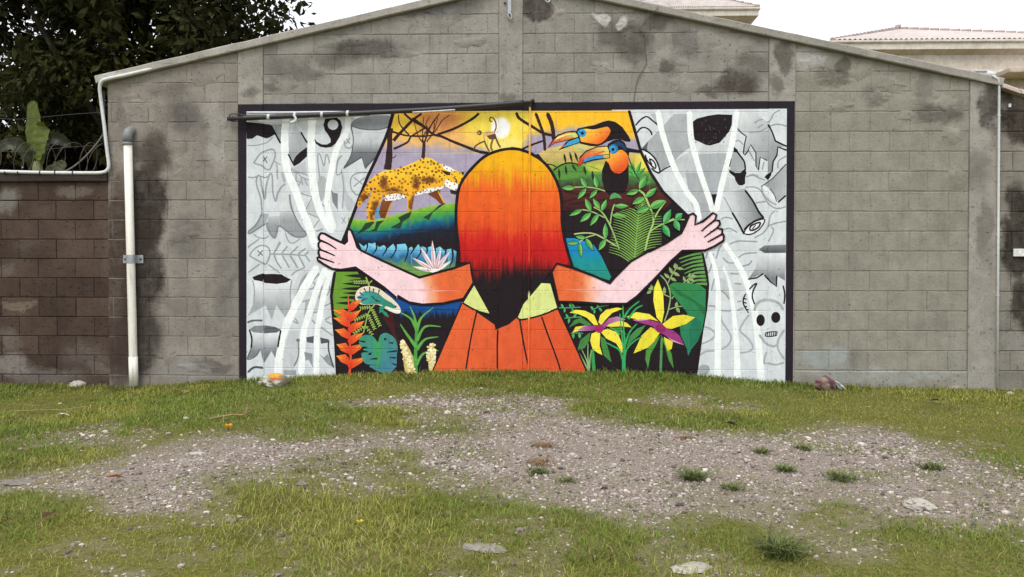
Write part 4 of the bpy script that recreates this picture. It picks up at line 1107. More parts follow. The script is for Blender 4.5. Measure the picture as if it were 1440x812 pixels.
ST_L = [(214, 215, 30, 32, .5, L(88, 80, 74), .85), (206, 290, 30, 66, .35, L(64, 56, 52), .95), (202, 380, 30, 76, .35, L(64, 56, 52), .95), (192, 480, 40, 56, .45, L(72, 65, 60), .92), (260, 165, 26, 26, .6, L(104, 100, 96), .7), (240, 130, 30, 14, .6, L(112, 106, 100), .5), (305, 190, 20, 60, .6, CEM, .5), (318, 410, 14, 90, .6, L(128, 124, 118), .6), (262, 330, 24, 30, .5, L(120, 115, 110), .6), (166, 400, 30, 165, .35, L(78, 65, 58), .95), (270, 520, 60, 14, .5, L(140, 138, 134), .6), (300, 515, 26, 10, .5, DK2, .6), (170, 160, 10, 25, .5, L(110, 105, 100), .5)]
ST_R = [(1140, 85, 22, 18, .5, L(166, 164, 160), .7), (1170, 110, 26, 12, .4, L(112, 108, 98), .7), (1185, 92, 14, 14, .4, DK, .6), (1230, 135, 20, 16, .6, L(112, 108, 102), .6), (1320, 160, 44, 14, .6, L(104, 98, 92), .75), (1300, 120, 12, 26, .5, L(112, 108, 102), .5), (1160, 505, 46, 16, .4, L(150, 156, 154), .75), (1205, 507, 10, 10, .8, L(122, 118, 110), .5), (1350, 505, 16, 40, .6, L(150, 148, 140), .5), (1240, 527, 110, 9, .5, L(150, 152, 148), .7), (1250, 75, 60, 6, .5, L(84, 78, 72), .6)]
ST_P = [(718, 138, 14, 7, .5, DK2, .6), (352, 130, 16, 8, .6, DK2, .5), (1105, 80, 14, 26, .5, L(98, 92, 86), .75), (1090, 120, 12, 16, .5, DK2, .6), (1392, 150, 14, 36, .5, L(84, 78, 72), .85), (1375, 240, 18, 30, .6, L(122, 118, 112), .6), (1385, 330, 12, 50, .6, L(116, 110, 104), .6), (1380, 530, 20, 20, .5, L(150, 147, 140), .6), (718, 40, 12, 30, .6, L(140, 136, 130), .5)]
ST_S = [(1432, 170, 26, 30, .4, L(62, 54, 48), .9), (1434, 330, 24, 70, .35, L(60, 54, 48), .92), (1440, 430, 14, 40, .5, L(64, 58, 50), .85), (1422, 480, 16, 16, .5, L(140, 138, 134), .5), (1412, 130, 10, 20, .5, DK, .8)]
ST_B = [(120, 500, 40, 22, .6, L(104, 96, 90), .6), (60, 530, 60, 14, .5, L(112, 106, 100), .7), (70, 300, 30, 12, .6, L(92, 80, 72), .5), (25, 428, 26, 9, .3, L(120, 108, 96), .8), (105, 270, 24, 9, .4, L(116, 106, 98), .7), (8, 278, 18, 16, .5, L(126, 122, 116), .8), (15, 515, 34, 18, .4, L(132, 126, 120), .75), (10, 378, 14, 10, .5, L(110, 102, 94), .6), (15, 480, 16, 16, .5, L(112, 106, 100), .6), (140, 520, 20, 10, .5, L(120, 110, 104), .5), (40, 340, 26, 12, .6, L(96, 86, 78), .5)]
dk_ = lambda ls: [(a, b, c_, d_, e_ * .8, tuple(v_ * (.80 if max(k_) < .26 else 1.0) for v_ in k_), min(1, f_ * 1.15)) for (a, b, c_, d_, e_, k_, f_) in ls]
ST_UP, ST_L, ST_R, ST_P, ST_S = (dk_(q_) for q_ in (ST_UP, ST_L, ST_R, ST_P, ST_S))
M_UP = concrete('block_grey', L(145, 141, 134), L(124, 120, 114), L(158, 154, 148), ST_UP, .55)
M_LF = concrete('block_weathered', L(140, 133, 125), L(114, 108, 102), L(152, 145, 137), ST_L, .55)
M_RT = concrete('block_smooth', L(141, 138, 127), L(130, 128, 117), L(149, 146, 136), ST_R, .4, .06)
M_PI = concrete('pilaster_render', L(150, 145, 137), L(136, 131, 124), L(160, 156, 149), ST_P, .3)
M_SD = concrete('side_render', L(136, 131, 122), L(110, 104, 98), L(150, 146, 138), ST_S, .4)
M_BR = concrete('block_brown', L(80, 66, 58), L(54, 45, 40), L(104, 91, 82), ST_B, .7, .28)
M_CO = concrete('coping_concrete', L(160, 155, 147), L(134, 129, 122), L(176, 171, 164), [(170, 108, 40, 6, .6, WHT, .5)], .5)
M_MO = concrete('mortar_grey', L(138, 132, 124), L(112, 107, 100), L(152, 147, 140), ST_UP + ST_L[:6] + ST_R[:4], .6)
M_MB = concrete('mortar_brown', L(70, 58, 52), L(50, 42, 38), L(92, 82, 74), ST_B[:4], .6)
M_DC = concrete('coping_dark', L(58, 50, 46), L(38, 32, 30), L(82, 76, 70), (), .7)

A_L, A_T, A_R = wxz(140, 119), wxz(737, -20), wxz(1406, 122.5)      # underside of the coping
def below(poly, a, b):
    """keep the part of a polygon under the line a-b"""
    s = lambda p: (b[0] - a[0]) * (p[1] - a[1]) - (b[1] - a[1]) * (p[0] - a[0])
    out = []
    for i in range(len(poly)):
        p, q = poly[i - 1], poly[i]; sp, sq = s(p), s(q)
        if (sp <= 0) != (sq <= 0):
            t = sp / (sp - sq); out.append((p[0] + (q[0] - p[0]) * t, p[1] + (q[1] - p[1]) * t))
        if sq <= 0: out.append(q)
    return out
def prism(name, poly, y0, y1, mat, parent, ch=0.006, wob=0.0):
    """polygon in x-z, front at y0 (towards the camera) with a small chamfer, back at y1"""
    n = len(poly)
    P0 = np.array(poly); ar = 0
    for i in range(n): ar += P0[i - 1][0] * P0[i][1] - P0[i][0] * P0[i - 1][1]
    if ar < 0: P0 = P0[::-1]
    inner = []
    for i in range(n):
        e1 = P0[i] - P0[i - 1]; e2 = P0[(i + 1) % n] - P0[i]
        e1 /= max(np.hypot(*e1), 1e-6); e2 /= max(np.hypot(*e2), 1e-6)
        b = np.array([-e1[1] - e2[1], e1[0] + e2[0]]); b /= max(np.hypot(*b), 1e-6)
        inner.append(P0[i] + b * ch * 1.3 + rng.uniform(-wob, wob, 2))
    v = [(p[0], y0, p[1]) for p in inner] + [(p[0], y0 + ch, p[1]) for p in P0] + [(p[0], y1, p[1]) for p in P0]
    f = [tuple(range(n))]
    for i in range(n):
        j = (i + 1) % n
        f += [(i, i + n, j + n, j), (i + n, i + 2 * n, j + 2 * n, j + n)]
    f.append(tuple(range(3 * n - 1, 2 * n - 1, -1)))
    # faces seen from -y run anticlockwise in x-z
    o = pyd(name, v, f, mat)
    parent_keep(o, parent)
    return o
gable = empty('gable_wall', (wxz(720, 530)[0], 0, 0.0), 'grey concrete block gable wall with sloping coping that carries the mural', 'wall')
core = [(BAYS[0][0], -0.3), (PIL[3][1], -0.3), (PIL[3][1], 9), (BAYS[0][0], 9)]
core = below(below(core, A_L, A_T), A_T, A_R)
prism('mortar_core', core, 0.0048, 0.15, M_MO, gable, 0.001)
ZL = 1.0 - 1.0 + wxz(250, 282)[1]                   # a joint of the left bay
B_TOP = [wxz(335.2, 147.3), wxz(1117.4, 142.8)]
def rough_edges(pl):
    out = []
    for i in range(len(pl)):
        a = np.array(pl[i]); b = np.array(pl[(i + 1) % len(pl)]); L_ = np.hypot(*(b - a)); out.append(tuple(a))
        m = 3 if L_ > .25 else (2 if L_ > .12 else 0)
        nrm = np.array([-(b - a)[1], (b - a)[0]]) / max(L_, 1e-6)
        for k in range(1, m): out.append(tuple(a + (b - a) * (k / m + rng.uniform(-.08, .08)) + nrm * rng.uniform(-.0012, .0022)))
    return out
def course_blocks(parent, x0, x1, zref, ztop, zbot, offs, mat, clip, yf=0.0, length=0.39, depth=0.05, jit=0.0022, vfun=None):
    k0 = math.floor((zref - ztop) / 0.2); k1 = math.ceil((zref - zbot) / 0.2)
    for k in range(k0, k1 + 1):
        zb, zt = zref - 0.2 * k, zref - 0.2 * k + 0.2
        if vfun: xs = [x0] + vfun(k) + [x1]
        else:
            o = offs[k % 2]; a = o - math.ceil((o - x0) / length) * length + length; xs = [x0]
            while a < x1 - 0.03:
                if a > x0 + 0.03: xs.append(a + rng.uniform(-.006, .006))
                a += length
            xs.append(x1)
        for a, b in zip(xs[:-1], xs[1:]):
            g = 0.0034; gxj = 0.0016
            if b - a < 0.03: continue
            w = lambda: rng.uniform(-.0018, .0018)
            poly = [(a + gxj, zb + g + w()), (b - gxj, zb + g + w()), (b - gxj, zt - g + w()), (a + gxj, zt - g + w())]
            poly = clip(poly)
            if len(poly) < 3: continue
            q = np.array(poly); d = q.max(0) - q.min(0)
            if d.min() < 0.025: continue
            # drop repeated corners
            pl = [poly[0]]
            for p in poly[1:]:
                if math.hypot(p[0] - pl[-1][0], p[1] - pl[-1][1]) > 0.006: pl.append(p)
            if len(pl) < 3: continue
            pl = rough_edges(pl)
            prism('block', pl, yf - rng.uniform(-.001, jit), yf + depth, mat, parent, 0.0042, 0.0012)
cl_g = lambda p: below(below(p, A_L, A_T), A_T, A_R)
def above_border(p):
    p = cl_g(p)
    return below(p, (B_TOP[1][0], B_TOP[1][1] + .001), (B_TOP[0][0], B_TOP[0][1] + .001)) if len(p) > 2 else p
zb_ = B_TOP[0][1] - .02
course_blocks(gable, BAYS[0][0], BAYS[0][1], ZL, 3.2, -.02, VJ[0], M_LF, cl_g)
for b in (1, 2): course_blocks(gable, BAYS[b][0], BAYS[b][1], CZ0, 4.1, zb_, None, M_UP, above_border, vfun=lambda k, b=b: vjoints(b, k))
course_blocks(gable, BAYS[3][0], BAYS[3][1], CZ0, 3.5, 0.05, VJ[3], M_RT, cl_g, jit=.0012)
prism('footing', [(BAYS[3][0], -.25), (BAYS[3][1], -.25), (BAYS[3][1], zj(12) - .006), (BAYS[3][0], zj(12) - .006)], -.014, .05, M_RT, gable, .008, .001)
for i, (a, b) in enumerate(PIL):
    p = cl_g([(a, -.3), (b, -.3), (b, 9), (a, 9)])
    prism('pilaster', p, -PIL_H if i < 3 else -.016, .05, M_PI, gable, .003)
def coping(name, a, b, parent, mat, h=0.078, y0=-.055, y1=.22, n=28):
    a = np.array(a); b = np.array(b); d = (b - a) / np.hypot(*(b - a)); up = np.array([-d[1], d[0]]) * (1 if d[0] > 0 else -1)
    v = []; f = []
    for i in range(n + 1):
        p = a + (b - a) * i / n; r = rng.uniform(-.003, .003, 6)
        t = p + up * h
        for (q, y) in ((p, y0 + .006 + r[0]), (p + up * .008, y0 + r[1]), (t - up * .010 + up * r[2], y0 + r[1]), (t + up * r[2], y0 + .012), (t + up * r[3], y1), (p, y1)): v.append((q[0], y, q[1]))
    for i in range(n):
        for k in range(6):
            j = (k + 1) % 6; f.append((i * 6 + k, i * 6 + j, i * 6 + 6 + j, i * 6 + 6 + k))
    f.append(tuple(range(5, -1, -1))); f.append(tuple(range(n * 6, n * 6 + 6)))
    o = pyd(name, v, f, mat); parent_keep(o, parent); return o
def smear(px, py, w_, h_, mat, seed):
    """a thin ragged patch of mortar trowelled over the joints"""
    r = np.random.default_rng(seed); x, z = wxz(px, py); k = 8.315 / F; n = 22
    a = np.linspace(0, 2 * np.pi, n, endpoint=False)
    rad = 1 + .22 * np.sin(2 * a + r.uniform(0, 6)) + .16 * np.sin(5 * a + r.uniform(0, 6)) + .10 * r.normal(0, 1, n)
    ring = np.c_[x + np.cos(a) * rad * w_ * k, z + np.sin(a) * rad * h_ * k]
    ring[:, 1] = np.minimum(ring[:, 1], np.where(ring[:, 0] < A_T[0], np.interp(ring[:, 0], [A_L[0], A_T[0]], [A_L[1], A_T[1]]), np.interp(ring[:, 0], [A_T[0], A_R[0]], [A_T[1], A_R[1]])) - .004)
    c = ring.mean(0); mid = c + (ring - c) * .72
    v = [(p_[0], .003, p_[1]) for p_ in ring] + [(p_[0], -.0042 - r.uniform(0, .002), p_[1]) for p_ in mid] + [(c[0], -.0062, c[1])]
    f = [(i, (i + 1) % n, n + (i + 1) % n, n + i) for i in range(n)] + [(n + i, n + (i + 1) % n, 2 * n) for i in range(n)]
    parent_keep(pyd('mortar_smear', v, f, mat, None, True), gable)
_r = np.random.default_rng(5); BP = [(xw(152), xw(335)), (xw(372), xw(699)), (xw(737), xw(1079)), (xw(1121), xw(1360))]
for i, (px, py, w_, h_, m_) in enumerate(((430, 100, 36, 16, 1), (400, 120, 24, 14, 1), (480, 60, 34, 12, 1), (560, 75, 26, 10, 1), (620, 22, 44, 16, 1), (585, 30, 26, 12, 1), (770, 20, 26, 12, 1), (845, 30, 18, 10, 1), (880, 34, 16, 10, 1), (890, 62, 22, 16, 1), (940, 85, 30, 20, 1), (985, 60, 30, 22, 1), (1030, 70, 26, 20, 1), (1035, 112, 30, 18, 1), (960, 120, 22, 14, 1), (845, 95, 20, 9, 1), (660, 60, 24, 9, 1),
        (200, 130, 34, 12, 0), (240, 150, 36, 20, 0), (290, 110, 30, 12, 0), (300, 180, 28, 26, 0), (225, 205, 30, 24, 0), (262, 235, 24, 18, 0), (310, 240, 20, 26, 0), (175, 175, 16, 30, 0), (318, 300, 14, 30, 0), (315, 400, 14, 34, 0), (255, 330, 26, 14, 0), (318, 480, 14, 26, 0), (170, 240, 12, 20, 0), (280, 518, 34, 9, 0), (235, 500, 18, 12, 0),
        (1145, 88, 22, 14, 2), (1175, 112, 26, 12, 2), (1210, 100, 22, 12, 2), (1250, 118, 24, 12, 2), (1232, 140, 18, 14, 2), (1300, 135, 26, 16, 2), (1335, 150, 20, 16, 2), (1290, 165, 26, 10, 2), (1340, 190, 18, 12, 2), (1345, 250, 14, 18, 2), (1180, 150, 20, 9, 2))):
    smear(px, py, w_, h_, (M_LF, M_UP, M_RT)[m_], 100 + i)
coping('coping', (A_L[0] - .01, A_L[1]), A_T, gable, M_CO)
coping('coping', (A_T[0] + .003, A_T[1] - .001), (A_R[0] + .0, A_R[1]), gable, M_CO)

# low brown wall on the left
bw = empty('boundary_wall', (wxz(80, 530)[0], 0.01, 0.0), 'low weathered brown block boundary wall under the razor wire', 'wall')
bx0, bx1 = xw(-330), xw(158)
bx9 = bx0 - 5.0
z_top = wxz(80, 256)[1]
prism('mortar_core', [(bx9, -.3), (bx1 - .03, -.3), (bx1 - .03, z_top), (bx9, z_top)], .016, .16, M_MB, bw, .001)
course_blocks(bw, bx0, bx1 - .033, ZL, z_top - .002, -.1, (VJ[0][0], VJ[0][1]), M_BR, lambda p: below(p, (bx0, z_top), (bx1, z_top)), yf=.008, jit=.005)
coping('coping', (bx9, z_top + .001), (bx1 - .045, z_top + .001), bw, M_DC, .085, -.03, .2)

# stained wall on the right with a tile coping
sw = empty('side_wall', (xw(1460), 0.02, 0.0), 'dark stained rendered wall with pinkish tile coping at the gable end', 'wall')
s0, s1 = PIL[3][1] + .004, xw(1640)
sl = lambda x, o=0: np.interp(x, [s0, s1], [wxz(1406, 126)[1] + o, wxz(1406, 126)[1] - .55 + o])
prism('render_core', [(s0, -.3), (s1, -.3), (s1, sl(s1)), (s0, sl(s0))], .03, .16, M_SD, sw, .001)
course_blocks(sw, s0, s1, CZ0, 3.2, -.1, (xw(1425), xw(1452)), M_SD, lambda p: below(p, (s0, sl(s0)), (s1, sl(s1))), yf=.022, jit=.003)
M_TILE = concrete('roof_tile_pink', L(180, 164, 158), L(160, 144, 138), L(194, 180, 174), (), .3)
nt_ = 9
for i in range(nt_):
    a = s0 + (s1 - s0) * i / nt_; b = s0 + (s1 - s0) * (i + 1) / nt_ - .006
    v = []; fcs = []
    for xx, zo in ((a, .006), (b, .0)):
        for k in range(9):
            t = math.pi * k / 8; v.append((xx, .08 - math.cos(t) * .15, sl(xx) + zo + math.sin(t) * .085))
    for k in range(8): fcs.append((k, k + 9, k + 10, k + 1))
    fcs += [tuple(range(9)), tuple(range(17, 8, -1)), (0, 8, 17, 9)]
    parent_keep(pyd('tile', v, fcs, M_TILE), sw)
M_PAPER = plain('paper_white', L(214, 216, 214), .7)
o = box('notice_scrap', *sorted((xw(1426), xw(1446))), -.004, .014, wxz(1430, 361)[1], wxz(1430, 350)[1], M_PAPER, sw, .003)
box('notice_scrap', *sorted((xw(1417), xw(1420.5))), -.004, .014, wxz(1430, 151)[1], wxz(1430, 146)[1], M_PAPER, sw, .002)

# ------------------------------------------------------------------ pipes and cables
nb = NB('pvc_white')
_c = nb.ramp(nb.noise(3, 6, .7, stretch=(5, 5, .6)), ((.33, L(190, 183, 168)), (.50, L(228, 225, 214)), (.75, L(236, 234, 226))))
M_PVC = nb.done(nb.mix(.4, _c, nb.ramp(nb.noise(40, 4, .7), ((.3, .75), (.6, 1.05))), 'MULTIPLY'), .5, .35)
M_PVG = plain('pvc_grey', L(126, 128, 130), .5, .4, var=.15)
M_GALV = plain('galvanised_strap', L(168, 172, 176), .4, .5, .6, .2)
M_BLK = plain('cable_black', L(52, 48, 50), .45, .4, var=.3)
M_WHC = plain('conduit_white', L(206, 208, 208), .5, .4, var=.12)
M_RUST = plain('wire_steel', L(92, 84, 78), .6, .4, .5, .3)
def wp(px, py, y): return at_y(px, py, y)
pb = gpt(188, 541)
pipe = empty('drain_pipe', (pb.x, -.06, pb.z), 'tall white plastic drain pipe clamped to the dark stained wall', 'pipe')
p_top, p_bot = wp(179.6, 194, -.06), wp(188.3, 543, -.06)
tube('pipe', [p_bot + (p_top - p_bot) * t for t in (0, .12, .5, 1)], .041, M_PVC, pipe, 20)
tube('coupling', [p_bot + (p_top - p_bot) * t for t in (.0, .118)], .0445, M_PVC, pipe, 20)
tube('elbow', [p_top - Vector((0, 0, .05)), p_top + Vector((0, .0, .03)), p_top + Vector((.004, .012, .062)), p_top + Vector((.012, .045, .078)), p_top + Vector((.02, .09, .08))], .047, M_PVG, pipe, 18)
tube('collar', [p_top + Vector((0, 0, -.05)), p_top + Vector((0, 0, -.075))], .050, M_PVG, pipe, 18)
cl = wp(184, 364.5, -.06)
strap = []
for k in range(9):
    t = math.pi * k / 8; strap.append((cl.x - math.cos(t) * .046, cl.y - math.sin(t) * .046))
strap = [(cl.x - .105, -.012), (cl.x - .05, -.012)] + strap + [(cl.x + .05, -.012), (cl.x + .105, -.012)]
v = [(x, y, cl.z - .042) for x, y in strap] + [(x, y, cl.z + .042) for x, y in strap]; n = len(strap)
parent_keep(pyd('clamp', v, [(i, i + 1, i + 1 + n, i + n) for i in range(n - 1)], M_GALV), pipe)
for s in (-1, 1): tube('bolt', [Vector((cl.x + s * .08, -.010, cl.z)), Vector((cl.x + s * .08, -.024, cl.z))], .011, M_RUST, pipe, 8)

cd = empty('conduit', wp(150, 250, -.02), 'thin pale conduit bent down the gable corner and along the low wall', 'conduit')
path = [(214, 97, -.04), (178, 105.5, -.06), (152, 111, -.065), (143, 115, -.06), (140.3, 124, -.05), (142.5, 145, -.03), (147, 180, -.03), (151, 215, -.03), (153, 232, -.03), (151, 239, -.03), (143, 243, -.03), (120, 243.5, -.03), (60, 243, -.03), (0, 241.5, -.03), (-80, 240, -.03), (-180, 239, -.03), (-400, 238, -.03)]
pp = catmull([np.array(wp(x, y, d)) for x, y, d in path], 5)
tube('tube', pp, .0175, M_WHC, cd, 10)
for px in (8, 57, 78, 103, 26): 
    q = wp(px, 243, -.03); tube('wire_tie', [q + Vector((-.006, 0, 0)), q + Vector((.006, 0, 0))], .021, M_BLK, cd, 10)
tag(tube('slack_cable', catmull([np.array(wp(x, y, .0)) for x, y in ((80, 244), (96, 239), (112, 228), (128, 212), (140, 197), (147, 186))], 5), .008, plain('cable_grey', L(110, 106, 98), .6)), 'grey slack cable rising from the low wall to the gable corner', 'cable')
tag(tube('corner_cable', catmull([np.array(wp(x, y, -.012)) for x, y in ((146, 128), (147, 160), (145.5, 178), (146, 195), (150, 215), (152, 232))], 5), .009, M_BLK), 'black cable running beside the pale conduit on the gable corner', 'cable')

cb = empty('cable_run', wp(330, 166, -.05), 'black pipe and white conduit strapped along the top of the mural', 'pipe')
bl = catmull([np.array(wp(x, y, d)) for x, y, d in ((338, 166.5, -.07), (400, 164, -.07), (460, 161.3, -.07), (520, 158.6, -.07), (600, 154.5, -.07), (680, 149, -.07), (736, 144.4, -.07))], 6)
tube('black_pipe', bl, .025, M_BLK, cb, 12)
tube('pipe_end', [wp(736, 144.4, -.07), wp(740, 144, -.065), wp(746, 143.5, -.05), wp(749, 144, -.01)], [.025, .014, .012, .012], M_BLK, cb, 10)
tube('black_sleeve', [wp(320, 167.5, -.07), wp(352, 166.2, -.07), wp(378, 165.6, -.075)], .021, M_BLK, cb, 10)
tube('white_conduit', catmull([np.array(wp(x, y, -.036)) for x, y in ((347, 158.6), (400, 158.6), (455, 158), (495, 158.2))], 4), .012, M_WHC, cb, 10)
tube('white_conduit', catmull([np.array(wp(x, y, -.030)) for x, y in ((455, 165.5), (490, 163.6), (520, 162)) ], 4), .009, M_WHC, cb, 8)
tube('white_conduit', catmull([np.array(wp(x, y, -.10)) for x, y in ((580, 158.2), (610, 156.6), (640, 154.6))], 4), .007, M_WHC, cb, 8)
tube('thin_wire', catmull([np.array(wp(x, y, -.03)) for x, y in ((345, 169), (370, 172.5), (400, 172), (430, 169), (470, 165.5))], 5), .004, M_WHC, cb, 6)
tube('thin_wire', catmull([np.array(wp(x, y, -.04)) for x, y in ((322, 166), (324, 161), (332, 160.5), (348, 162.5), (360, 163))], 5), .006, M_BLK, cb, 6)
tube('thin_wire', catmull([np.array(wp(x, y, -.05)) for x, y in ((320, 167), (326, 170), (334, 168), (345, 167))], 5), .007, M_BLK, cb, 6)
for px, py in ((415, 161.5), (453, 161), (489, 159.8), (378, 165)):
    q = wp(px, py, -.07); tube('strap', [q + Vector((-.012, 0, .0)), q + Vector((.012, 0, -.002))], .031, M_WHC, cb, 12)
tube('rag_tail', catmull([np.array(wp(x, y, -.10)) for x, y in ((413, 162), (416, 167), (414, 171), (408, 173))], 4), [.012] * 6 + [.014] * 6 + [.008], M_WHC, cb, 8)

pc = empty('painted_conduit', wp(743, 528, -.02), 'thin upright conduit painted over with the mural colours', 'conduit')
yy = np.linspace(150, 534, 90)
v, f = tube_data([wp(745.3 - (y - 150) * .0052, y, -.016) for y in yy], .0100, 8)
ccol = gy((150, (240, 196, 80)), (200, (226, 186, 120)), (214, (240, 170, 40)), (250, (238, 160, 40)), (280, (234, 120, 46)), (330, (226, 70, 40)), (366, (216, 60, 44)), (380, (60, 24, 26)), (410, (40, 28, 30)), (414, (216, 224, 146)), (446, (216, 224, 146)), (450, (232, 108, 60)), (534, (226, 100, 56)))(yy * 0, yy)
cc = np.repeat(np.clip(lin(ccol) / LIT, 0, .86), 8, axis=0)
me = bpy.data.meshes.new('tube'); me.from_pydata([tuple(q) for q in v], [], f); me.update()
ca = me.color_attributes.new('paint', 'FLOAT_COLOR', 'POINT'); ca.data.foreach_set('color', np.c_[cc, np.ones(len(cc))].astype(np.float32).ravel())
me.polygons.foreach_set('use_smooth', [True] * len(me.polygons))
parent_keep(mesh_obj('tube', me, M_PAINT), pc)
tube('top_hook', catmull([np.array(wp(x, y, d)) for x, y, d in ((745.3, 151, -.016), (746.5, 145, -.03), (748, 140.5, -.04), (750.5, 141.5, -.02), (750, 145, 0))], 4), .010, M_RUST, pc, 8)

rc = empty('conduit', wp(1402, 545, -.03), 'thin white conduit running up the gable end beside the tiled wall', 'conduit')
tube('tube', [wp(1402.4, 548, -.035), wp(1403.8, 330, -.035), wp(1405, 122, -.035), wp(1403.5, 112, -.05), wp(1396, 106.5, -.06)], .012, M_WHC, rc, 10)
for y in (161, 330, 415): q = wp(1404.6 - (y - 150) * .005, y, -.035); tube('clip', [q + Vector((-.008, 0, -.006)), q + Vector((.02, .02, -.006))], .012, M_WHC, rc, 8)
tube('pipe_fitting', [wp(1388, 104, .02), wp(1400, 105.5, .0)], .03, M_WHC, rc, 10)

br = empty('metal_bracket', wp(716, 20, -.01), 'small steel bracket bolted to the central pilaster under the gable peak', 'bracket')
q0, q1 = wp(714, -14, -.02), wp(719, 20, -.02)
box('strap', q0.x, q1.x, -.026, -.0095, q1.z, q0.z, M_GALV, br, .002)
tube('hook', catmull([np.array(wp(x, y, -.03)) for x, y in ((714, 20), (715.5, 25), (718, 28), (719.5, 24), (718.5, 20))], 4), .007, M_GALV, br, 6)
tube('bolt', [wp(710, 4, -.012), wp(710, 4, -.03)], .012, M_RUST, br, 6)
tag(tube('dangling_wire', catmull([np.array(wp(x, y, d)) for x, y, d in ((926, 11, -.07), (915, 22, -.06), (900, 41, -.02), (899, 43, -.03), (904, 46, -.02), (907.5, 53, -.012), (906.7, 66, -.012), (909, 88, -.012), (902, 102, -.012), (895, 118, -.012), (891, 146, -.012))], 5), .0030, M_RUST), 'thin rusty wire dangling from the coping right of the peak', 'wire')
tag(tube('hook', catmull([np.array(wp(x, y, d)) for x, y, d in ((767, -8, -.02), (767, 0, -.03), (770, 3.5, -.035), (773, 1, -.03), (773, -6, -.01))], 4), .007, M_GALV), 'small pale hook in the stained blocks just right of the central pilaster top', 'hook')

# razor wire over the low wall
rw = empty('razor_wire', wp(80, 243, .06), 'coils of razor wire along the top of the low brown wall', 'wire')
pts = []
for i in range(1100):
    t = i / 1100; a = t * 2 * math.pi * 24
    px = -400 + t * 548; c = wp(px, 222, .08)
    pts.append((c.x + math.sin(a * .5) * .05 + math.cos(a) * .035, .08 + math.sin(a) * .14, c.z + math.cos(a) * .155))
tube('coil', pts, .0035, M_RUST, rw, 5)
for j, (py, d) in enumerate(((212, .05), (166, .10))):
    tube('strand', catmull([np.array(wp(x, py + s, d)) for x, s in ((-180, 4), (-60, -3), (20, 2), (90, -4), (146, -8))], 6), .003, M_BLK, rw, 5)
tube('post', [wp(-60, 250, .1), wp(-60, 160, .1)], .012, M_RUST, rw, 8)

# grey flashing on the gable end
fl = wp(1386, 106, .16)
o = empty('metal_flashing', wp(1386, 112, .2), 'small grey sheet metal cap behind the right end of the coping', 'flashing')
box('cap', wp(1373, 105, .24).x, wp(1396, 105, .24).x, .23, .5, wp(1380, 112, .24).z - .1, wp(1380, 101, .24).z, plain('zinc', L(178, 182, 186), .5, .5, .3), o, .01)
box('seam', wp(1370, 105, .24).x, wp(1397.5, 105, .24).x, .222, .51, wp(1380, 101.5, .24).z, wp(1380, 100, .24).z, plain('zinc_lip', L(190, 194, 198), .5, .5, .3), o, .004)

